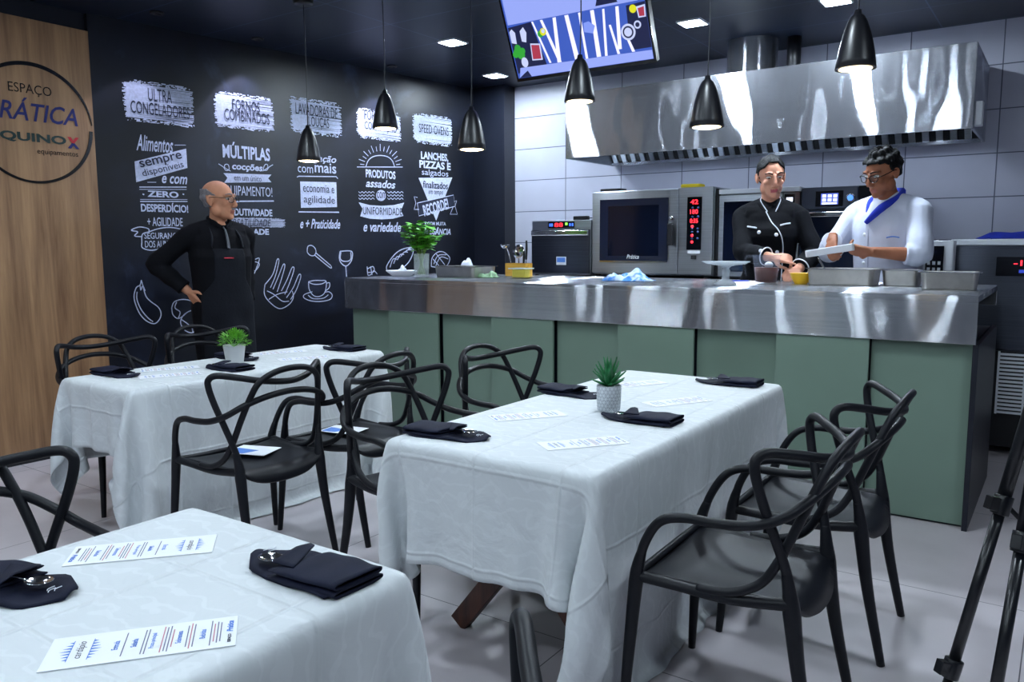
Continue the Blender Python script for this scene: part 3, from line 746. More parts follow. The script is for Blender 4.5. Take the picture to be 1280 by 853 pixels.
mb.lathe([(0.185, 2.593 - 2.08), (0.185, 2.61 - 2.08), (0.19, 2.612 - 2.08), (0.19, 2.625 - 2.08), (0.185, 2.627 - 2.08), (0.185, CEIL - 2.08)], H(-2.085, 6.2, 2.08), 40)
mb.build('duct', brushed('duct_steel', (0.6, 0.62, 0.66, 1), 0.25, 0.85, 0.0, tangent=None), hood)
mb = MB(); mb.lathe([(0.05, 0.513), (0.05, CEIL - 2.08)], H(-1.79, 6.25, 2.08), 16)
mb.build('pipe', M['black_plastic'], hood)

# ------------------------------------------------------------------ hanging screen
tv = thing('television', 'tilted flat screen hanging from the ceiling showing the counter from above', 'television', (-2.466, 4.3, 2.4))
tv.rotation_euler = (radians(24), 0, 0)
TW, TH = 0.474, 0.53
MB().rbox((-TW, 0.004, 0.0), (TW, 0.045, TH), 0.006, 2, axis='y').build('housing', M['black_plastic'], tv)
mb = MB()
for a, b in (((-TW, -0.004, 0), (TW, 0.004, 0.02)), ((-TW, -0.004, TH - 0.012), (TW, 0.004, TH)), ((-TW, -0.004, 0.02), (-TW + 0.012, 0.004, TH - 0.012)), ((TW - 0.012, -0.004, 0.02), (TW, 0.004, TH - 0.012))):
    mb.box(a, b)
mb.build('bezel', M['black_gloss'], tv)
def tvc(name, c, s=1.0):
    return glow(name, c, s)
scr = MB().box((-TW + 0.012, -0.001, 0.02), (TW - 0.012, 0.003, TH - 0.012)).build('screen', tvc('screen_blue', '#3d5fc8', 0.8), tv)
pic = [MB() for _ in range(8)]
def quad(k, pts, d=0.002):
    pic[k].poly([(u, -0.0015 - d, v) for u, v in pts])
def disc(k, u, v, r, d=0.005, sx=1.0, n=20):
    pic[k].poly([(u + r * sx * cos(2 * pi * i / n), -0.0015 - d, v + r * sin(2 * pi * i / n)) for i in range(n)])
quad(0, [(-0.45, 0.34), (0.42, 0.34), (0.46, 0.515), (-0.45, 0.515)])                     # pale floor
quad(0, [(-0.45, 0.022), (0.46, 0.022), (0.46, 0.07), (-0.43, 0.082)])
quad(1, [(-0.455, 0.05), (-0.235, 0.075), (-0.285, 0.335), (-0.455, 0.325)], 0.001)          # dark ends of the worktop
quad(1, [(0.33, 0.085), (0.46, 0.085), (0.46, 0.33), (0.345, 0.325)], 0.001)
quad(1, [(-0.45, 0.022), (-0.36, 0.022), (-0.38, 0.06), (-0.41, 0.045)], 0.003)
quad(1, [(0.16, 0.352), (0.30, 0.352), (0.28, 0.40), (0.18, 0.40)], 0.003)
for u0, v0, u1, v1, w in ((-0.275, .335, -0.208, .085, .012), (-0.211, .335, -0.14, .08, .018), (-0.12, .335, -0.146, .08, .022), (-0.037, .335, -0.021, .082, .026), (0.049, .335, 0.044, .076, .014), (0.133, .335, 0.124, .076, .024), (0.205, .33, 0.172, .075, .014), (0.291, .33, 0.265, .10, .02), (0.228, .24, 0.253, .075, .014), (0.325, .148, 0.347, .075, .016)):
    quad(2, [(u0 - w / 2, v0), (u0 + w / 2, v0), (u1 + w * .6, v1), (u1 - w * .6, v1)])
disc(3, 0.335, 0.185, 0.045); disc(1, 0.335, 0.185, 0.033, 0.006); disc(3, 0.335, 0.185, 0.024, 0.007); disc(3, 0.398, 0.216, 0.022); disc(1, 0.398, 0.216, 0.013, 0.006)
disc(4, 0.385, 0.302, 0.022); quad(3, [(0.41, 0.25), (0.455, 0.25), (0.46, 0.315), (0.405, 0.31)], 0.004); quad(5, [(0.417, 0.258), (0.448, 0.256), (0.452, 0.305), (0.414, 0.30)], 0.005)
quad(3, [(-0.33, 0.115), (-0.255, 0.11), (-0.25, 0.205), (-0.32, 0.215)], 0.004); quad(5, [(-0.322, 0.122), (-0.263, 0.118), (-0.259, 0.198), (-0.314, 0.206)], 0.005)
for u, v, r in ((-0.425, .175, .026), (-0.40, .16, .028), (-0.415, .20, .022), (-0.44, .165, .02), (-0.385, .18, .02)):
    disc(6, u, v, r, 0.006)
quad(3, [(-0.45, 0.235), (-0.415, 0.225), (-0.41, 0.29), (-0.43, 0.315), (-0.45, 0.30)], 0.004); quad(3, [(-0.375, 0.235), (-0.345, 0.225), (-0.33, 0.28), (-0.345, 0.315), (-0.375, 0.295)], 0.004)
disc(3, -0.385, 0.112, 0.03, 0.007, 0.8)
disc(4, -0.213, 0.268, 0.022); disc(6, -0.235, 0.258, 0.02, 0.003); disc(3, -0.211, 0.272, 0.012, 0.006)
quad(7, [(0.06, 0.225), (0.115, 0.21), (0.135, 0.25), (0.10, 0.28), (0.065, 0.275)], 0.004)
allp = MB()
for k, mb in enumerate(pic):
    allp.add(mb.v, mb.f, k)
allp.build('screen_picture', [tvc('screen_tone_%d' % k, c, s * 0.95) for k, (c, s) in enumerate(zip(
    ('#93a4f0', '#0d1440', '#dcdcff', '#c4cdf5', '#d8d818', '#a8324a', '#2fa033', '#7f96ee'), (1, 1, 1.25, 1, 1, 1, 1, 1)))], scr, fix=False)
mb = MB(); mb.lathe([(0.02, 0.0), (0.02, 0.3)], (0, 0, 0), 14, M=Matrix.Translation((0, 0.065, 0.36)) @ Matrix.Rotation(radians(-24), 4, 'X'))
mb.box((-0.12, 0.045, 0.2), (0.12, 0.075, 0.4))
mb.build('ceiling_bracket', M['black_plastic'], tv)

# ------------------------------------------------------------------ pendant lamps
M['lamp_black'] = plain('pendant_black', '#15161b', 0.35, var=0.06)
M['lamp_inside'] = plain('pendant_inside', '#e8c590', 0.5)
M['cord'] = plain('pendant_cord', '#1a1b22', 0.5)
bulb = glow('warm_bulb', (1.0, 0.78, 0.45, 1), 10.0)
def pendant(x, y, zb, label):
    t = thing('pendant_lamp', label, 'pendant lamp', (x, y, CEIL), 0, 'black pendant lamps in a row')
    d = zb - CEIL
    mb = MB()
    mb.lathe([(0.0, -0.028), (0.058, -0.028), (0.06, -0.024), (0.06, 0.0)], n=28)
    mb.build('canopy', M['lamp_black'], t)
    MB().tube([(0, 0, -0.02), (0.003, 0.002, d * 0.5), (0, 0, d + 0.2)], 0.0032, 8).build('cord', M['cord'], t)
    prof = [(0.012, 0.222), (0.015, 0.205), (0.019, 0.203), (0.026, 0.196), (0.036, 0.178), (0.046, 0.150), (0.056, 0.115), (0.065, 0.075), (0.0725, 0.03), (0.0765, 0.0)]
    mb = MB()
    mb.lathe([(r, h + d) for r, h in prof] + [(0.0745, d)] , n=36)
    mb.lathe([(0.0745, d), (0.0705, d + 0.03), (0.063, d + 0.075), (0.054, d + 0.115), (0.04, d + 0.155), (0.012, d + 0.175)], n=36, mi=1)
    mb.build('shade', [M['lamp_black'], M['lamp_inside']], t)
    mb = MB()
    mb.lathe([(0.0, d - 0.007), (0.04, d - 0.005), (0.066, d + 0.001), (0.0685, d + 0.012), (0.0, d + 0.05)], n=28)
    mb.build('bulb', bulb, t)
pendant(-4.03, 3.53, 1.915, 'leftmost low pendant lamp in front of the dark mural')
pendant(-3.415, 3.59, 2.072, 'leftmost of the higher pendant lamps in front of the dark mural')
pendant(-2.65, 3.44, 1.882, 'low pendant lamp hanging in front of the dark wall corner')
pendant(-2.03, 3.506, 2.075, 'pendant lamp hanging right in front of the tilted screen')
pendant(-1.37, 3.49, 1.895, 'pendant lamp hanging low before the middle of the steel hood')
pendant(-0.74, 3.417, 2.055, 'rightmost pendant lamp in front of the right half of the hood')

# ------------------------------------------------------------------ ovens
def local(o):
    return lambda x, y, z: (x - o.location.x, y - o.location.y, z - o.location.z)
M['oven_glass'] = plain('oven_glass', '#0a1020', 0.08, var=0.2)
M['oven_frame'] = plain('oven_inner_frame', '#121a30', 0.25)
YF = 5.95
# small oven at the left
o1 = thing('countertop_oven', 'small dark steel countertop oven with a red digital display, left of the big oven', 'oven', (-3.62, 6.25, 1.10))
P = local(o1)
MB().box(P(-3.92, YF, 1.12), P(-3.33, 6.5, 1.585)).build('body', M['steel_oven'], o1, bevel=0.004)
MB().box(P(-3.915, YF - 0.02, 1.135), P(-3.335, YF, 1.505)).build('door', M['steel_dark'], o1, bevel=0.004)
MB().rbox(P(-3.90, YF - 0.05, 1.455), P(-3.34, YF - 0.02, 1.50), 0.01, 3, axis='x').build('handle', M['chrome'], o1)
MB().box(P(-3.75, YF - 0.008, 1.52), P(-3.49, YF, 1.575)).build('display', M['black_gloss'], o1)
mb = MB(); put_text(mb, '88', -3.685, -3.60, 1.53, 1.565, lambda a, b: P(a, YF - 0.010, b)); mb.build('digits', M['red_led'], o1, fix=False)
mb = MB(); mb.box(P(-3.575, YF - 0.011, 1.545), P(-3.555, YF - 0.008, 1.565)); mb.build('green_light', M['green_led'], o1)
mb = MB()
for x in (-3.735, -3.715, -3.535, -3.51):
    mb.box(P(x, YF - 0.011, 1.535), P(x + 0.012, YF - 0.008, 1.56))
mb.build('blue_lights', M['blue_led'], o1)
st = MB().box(P(-3.657, YF - 0.022, 1.205), P(-3.56, YF - 0.02, 1.275)).build('sticker', M['white_plastic'], o1)
mb = MB().box(P(-3.65, YF - 0.024, 1.228), P(-3.567, YF - 0.022, 1.268)); mb.build('sticker_print', M['ink_blue'], st)
mb = MB()
for x in (-3.89, -3.36):
    for y in (5.98, 6.45):
        mb.lathe([(0.018, 0.0), (0.018, 0.02)], P(x, y, 1.10), 12)
mb.build('feet', M['black_plastic'], o1)
# big combi oven
o2 = thing('combi_oven', 'large steel combi oven with a wide dark glass door and red-lit control column', 'oven', (-2.79, 6.25, 1.10))
P = local(o2)
MB().box(P(-3.32, YF + 0.03, 1.13), P(-2.266, 6.56, 1.815)).build('body', M['steel_oven'], o2, bevel=0.004)
MB().box(P(-3.32, YF, 1.14), P(-2.552, YF + 0.03, 1.81)).build('door', M['steel_oven'], o2, bevel=0.006)
w = MB().box(P(-3.242, YF - 0.006, 1.245), P(-2.632, YF, 1.745)).build('window', M['oven_glass'], o2, bevel=0.002)
mb = MB()
for a, b in (((-3.242, 1.69), (-2.632, 1.745)), ((-3.242, 1.245), (-3.165, 1.69)), ((-2.712, 1.245), (-2.632, 1.69)), ((-3.165, 1.245), (-2.712, 1.285))):
    mb.box(P(a[0], YF - 0.0075, a[1]), P(b[0], YF - 0.0062, b[1]))
mb.build('window_border', M['oven_frame'], w)
mb = MB(); put_text(mb, 'Prática', -2.99, -2.88, 1.262, 1.295, lambda a, b: P(a, YF - 0.009, b), 0, 0.01, 0.3); mb.build('lettering', M['white_plastic'], w, fix=False)
MB().box(P(-3.242, YF - 0.008, 1.236), P(-2.632, YF, 1.244)).build('sill', M['chrome'], o2)
h = MB().rbox(P(-2.625, YF - 0.05, 1.37), P(-2.575, YF - 0.02, 1.54), 0.012, 3).build('handle', M['black_plastic'], o2, bevel=0.006)
MB().lathe([(0.018, YF - 0.03), (0.018, YF)], (-2.60 + 2.79, -6.25, 1.58 - 1.10), 14, axis='y').build('latch', M['chrome'], o2)
MB().box(P(-2.548, YF, 1.14), P(-2.27, YF + 0.03, 1.815)).build('control_column', M['steel_oven'], o2, bevel=0.004)
cp = MB().box(P(-2.475, YF - 0.006, 1.335), P(-2.357, YF, 1.74)).build('control_panel', M['black_gloss'], o2)
mb = MB()
for z, tx in ((1.685, '42'), (1.61, '180'), (1.54, '0:35')):
    put_text(mb, tx, -2.45, -2.385, z, z + 0.035, lambda a, b: P(a, YF - 0.008, b), 0, 0.02)
mb.build('digits', M['red_led'], cp, fix=False)
mb = MB()
for x, z in ((-2.43, 1.395), (-2.43, 1.445), (-2.43, 1.515)):
    mb.lathe([(0.011, YF - 0.010), (0.011, YF - 0.006)], P(x, 0, z), 12, axis='y')
mb.build('red_keys', M['red_led'], cp)
mb = MB()
for x in (-2.43, -2.385):
    for z in (1.42, 1.47, 1.495, 1.655, 1.585):
        mb.lathe([(0.009, YF - 0.010), (0.009, YF - 0.006)], P(x + 0.0, 0, z + 0.002), 12, axis='y')
mb.build('blue_keys', plain('dim_blue_keys', '#2c3f78', 0.4), cp)
MB().box(P(-2.465, YF - 0.006, 1.305), P(-2.365, YF, 1.328)).build('name_strip', M['white_plastic'], o2)
MB().box(P(-2.435, YF - 0.01, 1.262), P(-2.395, YF, 1.29)).build('socket', M['black_plastic'], o2)
MB().box(P(-2.262, YF + 0.05, 1.13), P(-2.24, 6.5, 1.80)).build('side_vent', M['black_plastic'], o2)
mb = MB()
for x in (-3.28, -2.32):
    for y in (5.99, 6.5):
        mb.lathe([(0.025, 0.0), (0.025, 0.03)], P(x, y, 1.10), 12)
mb.build('feet', M['black_plastic'], o2)
# oven behind the woman
o3 = thing('convection_oven', 'steel convection oven half hidden behind the woman in the black jacket', 'oven', (-1.92, 6.25, 1.10))
P = local(o3)
MB().box(P(-2.225, YF + 0.04, 1.12), P(-1.625, 6.5, 1.785)).build('body', M['steel_oven'], o3, bevel=0.004)
MB().box(P(-2.225, YF + 0.01, 1.13), P(-1.745, YF + 0.04, 1.745)).build('door', M['steel_oven'], o3, bevel=0.005)
MB().box(P(-2.185, YF + 0.003, 1.17), P(-1.79, YF + 0.01, 1.695)).build('window', M['oven_glass'], o3)
MB().box(P(-2.225, YF, 1.752), P(-1.625, YF + 0.04, 1.787)).build('top_trim', M['white_plastic'], o3, bevel=0.003)
MB().box(P(-1.74, YF + 0.01, 1.13), P(-1.628, YF + 0.04, 1.745)).build('control_column', M['steel_oven'], o3)
c3 = MB().box(P(-1.735, YF + 0.002, 1.42), P(-1.662, YF + 0.01, 1.735)).build('control_panel', M['black_gloss'], o3)
mb = MB(); mb.box(P(-1.72, YF, 1.68), P(-1.675, YF + 0.002, 1.71)); mb.build('display', M['white_led'], c3)
mb = MB()
for x in (-2.2, -1.65):
    for y in (6.0, 6.45):
        mb.lathe([(0.02, 0.0), (0.02, 0.02)], P(x, y, 1.10), 12)
mb.build('feet', M['black_plastic'], o3)
# dark speed oven
o4 = thing('speed_oven', 'dark speed oven with a lit touch screen between the two cooks', 'oven', (-1.36, 6.25, 1.10))
P = local(o4)
MB().box(P(-1.615, YF + 0.02, 1.12), P(-1.10, 6.5, 1.775)).build('body', plain('dark_oven_body', '#1c2433', 0.35), o4, bevel=0.012)
MB().box(P(-1.612, YF, 1.62), P(-1.235, YF + 0.02, 1.772)).build('control_panel', plain('oven_fascia', '#2b3446', 0.35), o4, bevel=0.006)
sc = MB().box(P(-1.515, YF - 0.004, 1.638), P(-1.33, YF, 1.745)).build('touch_screen', M['black_gloss'], o4)
mb = MB().box(P(-1.478, YF - 0.006, 1.65), P(-1.362, YF - 0.004, 1.728))
mb.build('display', glow('oven_display', '#5a6fe0', 0.9), sc)
mb = MB()
for i in range(3):
    for j in range(2):
        mb.box(P(-1.468 + i * 0.037, YF - 0.008, 1.672 + j * 0.028), P(-1.444 + i * 0.037, YF - 0.006, 1.692 + j * 0.028))
mb.box(P(-1.47, YF - 0.008, 1.653), P(-1.37, YF - 0.006, 1.664))
mb.build('icons', M['white_led'], sc)
MB().lathe([(0.03, YF - 0.018), (0.03, YF)], (-1.28 + 1.36, -6.25, 1.692 - 1.10), 20, axis='y').build('knob', M['steel'], o4)
MB().lathe([(0.02, YF - 0.021), (0.02, YF - 0.018)], (-1.28 + 1.36, -6.25, 1.692 - 1.10), 20, axis='y').build('knob_light', glow('knob_light', '#4f8cff', 1.5), o4)
MB().box(P(-1.612, YF - 0.005, 1.14), P(-1.115, YF + 0.02, 1.612)).build('door', plain('dark_oven_door', '#141c2c', 0.2), o4, bevel=0.008)
MB().rbox(P(-1.585, YF - 0.05, 1.565), P(-1.30, YF - 0.02, 1.60), 0.008, 3, axis='x').build('handle', M['chrome'], o4)
MB().box(P(-1.228, YF + 0.0, 1.64), P(-1.105, YF + 0.02, 1.772)).build('vent_cover', M['black_gloss'], o4)
mb = MB()
for x in (-1.58, -1.14):
    for y in (5.99, 6.45):
        mb.lathe([(0.02, 0.0), (0.02, 0.02)], P(x, y, 1.10), 12)
mb.build('feet', M['black_plastic'], o4)
# things lying on the ovens
tag(MB().rbox((-3.29, 6.02, 1.8152), (-3.10, 6.16, 1.84), 0.02, 3).build('black_box', M['black_plastic'], bevel=0.004), 'low black box lying on the left corner of the big oven', 'box')
tag(MB().rbox((-2.56, 6.0, 1.8152), (-2.40, 6.12, 1.845), 0.015, 3).build('sponge', plain('yellow_sponge', '#c9b21e', 0.9), bevel=0.006), 'yellow sponge lying on top of the big oven', 'sponge')
pr = thing('temperature_probe', 'black handheld probe lying on the small left oven', 'probe', (-3.45, 6.05, 1.5865))
MB().rbox((-0.10, -0.03, 0), (0.04, 0.03, 0.035), 0.014, 3).build('grip', M['black_plastic'], pr, bevel=0.006)
MB().tube([(0.035, 0, 0.018), (0.16, 0.0, 0.018)], 0.004, 8).build('rod', M['black_plastic'], pr)

# ------------------------------------------------------------------ steel cabinet and keypad box at the right
fz = thing('blast_chiller', 'steel undercounter chiller with a black red-lit display behind the counter end', 'chiller', (0.1, 6.25, 0))
P = local(fz)
MB().box(P(-0.675, YF + 0.02, 0.28), P(0.9, 6.58, 1.36)).build('body', M['steel_dark'], fz, bevel=0.004)
MB().box(P(-0.672, YF, 0.70), P(0.9, YF + 0.02, 1.345)).build('door', M['steel_dark'], fz, bevel=0.005)
d = MB().box(P(-0.389, YF - 0.008, 1.17), P(-0.03, YF, 1.29)).build('display', M['black_gloss'], fz)
mb = MB(); put_text(mb, '-18', -0.295, -0.20, 1.235, 1.27, lambda a, b: P(a, YF - 0.010, b), 0, 0.02); mb.build('digits', M['red_led'], d, fix=False)
mb = MB().box(P(-0.265, YF - 0.010, 1.19), P(-0.06, YF - 0.008, 1.21)); mb.build('blue_light', glow('dim_blue_light', '#2c46c8', 0.8), d)
mb = MB(); mb.box(P(-0.66, YF, 0.28), P(0.9, YF + 0.019, 0.69))
mb.build('grille_backing', M['black_plastic'], fz)
mb = MB()
for k in range(16):
    z = 0.29 + k * 0.025
    mb.box(P(-0.34, YF - 0.012, z), P(0.9, YF, z + 0.014))
for x in (-0.345, -0.20, -0.05, 0.1, 0.3):
    mb.box(P(x, YF - 0.014, 0.285), P(x + 0.012, YF - 0.002, 0.69))
mb.build('vent_grille', M['white_plastic'], fz)
mb = MB()
for x in (-0.6, 0.8):
    for y in (6.0, 6.5):
        mb.lathe([(0.03, 0), (0.03, 0.29)], P(x, y, 0), 14)
mb.box(P(-0.66, YF + 0.05, 0.06), P(0.9, 6.5, 0.28))
mb.build('plinth', M['black_plastic'], fz)
tag(MB().rbox((-0.66, 6.0, 1.3612), (0.5, 6.5, 1.402), 0.02, 3).build('cutting_board', M['white_plastic'], bevel=0.006), 'white board lying on the steel chiller at the right', 'cutting board')
def bluecl(u, v):
    x, y = -0.52 + 0.75 * u, 6.03 + 0.30 * v
    e = min(u, 1 - u, v, 1 - v)
    return (x, y, 1.408 + 0.05 * min(1, e * 9) * (0.55 + 0.45 * sin(7 * u + 3 * v) * cos(5 * v + 2 * u)))
mb = MB(); mb.grid(bluecl, 30, 16)
cl = mb.build('kitchen_cloth', M['blue_cloth'])
so = cl.modifiers.new('thickness', 'SOLIDIFY'); so.thickness = 0.003
tag(cl, 'bright blue cloth heaped on the white board at the right', 'cloth')
tr = MB(); tr.rbox((-0.22, 6.1, 1.462), (0.4, 6.45, 1.474), 0.02, 3); tr.box((-0.2, 6.12, 1.455), (0.38, 6.43, 1.463))
tag(tr.build('tray', M['chrome'], bevel=0.002), 'flat steel tray resting on the bright blue cloth', 'tray')
kp = thing('keypad_box', 'small white appliance with a dark number keypad right of the man in white', 'appliance', (-0.70, 5.79, 1.06))
mb = MB().rbox((-0.085, 0.0, 0.0), (0.085, 0.13, 0.335), 0.01, 3); mb.build('body', M['white_plastic'], kp, bevel=0.004)
k = MB().box((-0.072, -0.006, 0.03), (0.03, 0.0, 0.30)).build('keypad', M['black_gloss'], kp)
mb = MB()
for i in range(3):
    for j in range(4):
        mb.box((-0.062 + i * 0.03, -0.009, 0.06 + j * 0.04), (-0.045 + i * 0.03, -0.006, 0.082 + j * 0.04))
mb.build('keys', M['white_plastic'], k)
MB().box((-0.06, -0.008, 0.245), (0.02, -0.006, 0.275)).build('display', M['oven_glass'], k)
ks = thing('steel_stand', 'narrow steel stand under the keypad appliance behind the counter', 'stand', (-0.70, 5.79, 0.0))
MB().box((-0.11, 0.0, 1.03), (0.05, 0.13, 1.058)).build('top', M['steel'], ks, bevel=0.002)
for x in (-0.10, 0.03):
    for y in (0.01, 0.10):
        MB().box((x, y, 0.0), (x + 0.02, y + 0.02, 1.03)).build('leg', M['steel'], ks)

# ------------------------------------------------------------------ chairs
def mirror(pts):
    return pts + [(-x, y, z) for x, y, z in reversed(pts[:-1])]
def make_chair(label):
    t = thing('dining_chair', label, 'chair', (0, 0, 0), 0, 'charcoal looped-back dining chairs')
    # seat pan: sagging sheet between the side rails, its rear lip dropping
    def seat(u, v):
        a = 2 * u - 1
        y = 0.245 - 0.445 * v
        half = 0.232 - 0.03 * v - 0.018 * (1 - v) * (v < 0.02)
        z = 0.458 - 0.026 * (1 - a * a) * (0.35 + 0.65 * sin(pi * min(1, v * 1.02) ** 0.8)) - 0.020 * max(0, (0.12 - v) / 0.12) ** 2
        z -= 0.058 * max(0, (v - 0.90) / 0.10) ** 2 * (1 - a ** 4)
        y += 0.03 * max(0, (v - 0.86) / 0.14) * (1 - a * a) * -1
        return (a * half, y, z)
    s = MB().grid(seat, 20, 22).build('seat', M['chair'], t)
    so = s.modifiers.new('thickness', 'SOLIDIFY'); so.thickness = 0.014; so.offset = -1
    mb = MB()
    for sg in (-1, 1):
        mb.tube([(sg * 0.245, 0.235, 0.452), (sg * 0.238, 0.12, 0.446), (sg * 0.226, -0.03, 0.440), (sg * 0.205, -0.185, 0.455)], [0.017, 0.015, 0.016, 0.019], 10)
    mb.tube([(-0.245, 0.235, 0.452), (-0.12, 0.25, 0.440), (0.12, 0.25, 0.440), (0.245, 0.235, 0.452)], 0.012, 10)
    mb.build('seat_frame', M['chair'], t)
    for sg in (-1, 1):
        MB().tube([(sg * 0.2575, 0.214, 0.53), (sg * 0.250, 0.228, 0.485), (sg * 0.247, 0.236, 0.43), (sg * 0.258, 0.250, 0.22), (sg * 0.272, 0.262, 0.0)], [0.0132, 0.0175, 0.0205, 0.0165, 0.012], 12).build('leg', M['chair'], t)
        MB().tube([(sg * 0.212, -0.168, 0.54), (sg * 0.2045, -0.176, 0.485), (sg * 0.203, -0.183, 0.43), (sg * 0.206, -0.210, 0.25), (sg * 0.213, -0.264, 0.0)], [0.0132, 0.0185, 0.0235, 0.0185, 0.013], 12).build('leg', M['chair'], t)
    A = [(0.245, 0.235, 0.455), (0.262, 0.205, 0.555), (0.276, 0.155, 0.632), (0.282, 0.085, 0.658), (0.282, 0.0, 0.660), (0.272, -0.09, 0.668), (0.245, -0.165, 0.695), (0.19, -0.215, 0.735), (0.10, -0.245, 0.764), (0, -0.254, 0.774)]
    B = [(0.203, -0.178, 0.46), (0.212, -0.168, 0.54), (0.236, -0.140, 0.64), (0.262, -0.112, 0.74), (0.276, -0.098, 0.81), (0.274, -0.100, 0.842), (0.252, -0.122, 0.857), (0.19, -0.172, 0.846), (0.11, -0.232, 0.828), (0, -0.264, 0.818)]
    Cc = [(0.234, 0.06, 0.452), (0.234, -0.03, 0.462), (0.226, -0.105, 0.50), (0.212, -0.150, 0.57), (0.194, -0.190, 0.67), (0.172, -0.225, 0.76), (0.145, -0.252, 0.825), (0.085, -0.275, 0.864), (0, -0.284, 0.876)]
    for nm, pts, r in (('arm_loop', A, 0.0135), ('wing_loop', B, 0.0135), ('back_arch', Cc, 0.013)):
        pts = mirror(pts)
        MB().tube(pts, r, 12, sub=7).build(nm, M['chair'], t)
    return t
CH = [(-0.72, 2.225, 181, 'charcoal chair nearest the camera on the right side of the middle table'),
      (-0.695, 2.935, 181, 'charcoal chair at the far right corner of the middle table, before the counter'),
      (-2.92, 2.20, 177, 'charcoal chair seen from behind at the near side of the left table'),
      (-2.84, 2.73, 182, 'charcoal chair behind the middle table, second along the near side of the left table'),
      (-2.12, 2.38, -5, 'charcoal chair on the left side of the middle table by the bundled napkin'),
      (-2.14, 3.14, -6, 'charcoal chair at the far left corner of the middle table, before the green panels'),
      (-4.25, 2.33, 0, 'charcoal chair against the oak panel behind the left table'),
      (-4.25, 2.96, -2, 'charcoal chair in front of the standing man behind the left table'),
      (-2.015, 0.725, -5, 'charcoal chair cut by the left edge at the foreground table'),
      (-0.72, 0.63, 180, 'charcoal chair of which only a loop shows beside the foreground table')]
ch0 = make_chair(CH[0][3])
for i, (x, y, a, lb) in enumerate(CH):
    if i == 0:
        ch0.location = (x, y, 0)
        ch0.rotation_euler = (0, 0, radians(a - 90))
    else:
        dup(ch0, (x, y, 0), radians(a - 90), lb)

# ------------------------------------------------------------------ tables and draped cloths
TABLES = [('middle', -1.815, -1.03, 1.87, 3.62, 'folding wooden table with crossed legs under the middle cloth'),
          ('left', -3.965, -3.36, 1.88, 3.48, 'wooden table with crossed legs under the cloth by the dark mural'),
          ('front', -1.73, -1.015, -0.55, 1.115, 'wooden table under the bluish white cloth in the foreground')]
TZ = 0.743
def table(x0, x1, y0, y1, label):
    cx, cy = (x0 + x1) / 2, (y0 + y1) / 2
    t = thing('trestle_table', label, 'table', (cx, cy, 0))
    hx, hy = (x1 - x0) / 2 - 0.035, (y1 - y0) / 2 - 0.035
    MB().rbox((-hx, -hy, TZ - 0.04), (hx, hy, TZ - 0.012), 0.07, 5).build('tabletop', M['walnut'], t, bevel=0.003)
    for sy in (-1, 1):
        yb = sy * (hy - 0.24)
        for k, sx in enumerate((-1, 1)):
            d = Vector((-sx * (hx * 1.55), 0, TZ - 0.045))
            p = Vector((sx * (hx - 0.03), yb + sy * (0.028 if k else -0.028), 0.0))
            L_ = d.length
            ang = atan2(d.x, d.z)
            Mx = Matrix.Translation(p + Vector((0, 0, 0.012))) @ Matrix.Rotation(ang, 4, 'Y')
            MB().box((-0.035, -0.02, 0.0), (0.035, 0.02, L_ - 0.02), M=Mx).build('leg', M['walnut'], t, bevel=0.003)
        MB().box((-hx + 0.06, yb - 0.02, TZ - 0.075), (hx - 0.06, yb + 0.02, TZ - 0.041)).build('cross_rail', M['walnut'], t, bevel=0.003)
    MB().box((-0.03, -hy + 0.26, 0.33), (0.03, hy - 0.26, 0.40)).build('stretcher', M['walnut'], t, bevel=0.003)
    return t

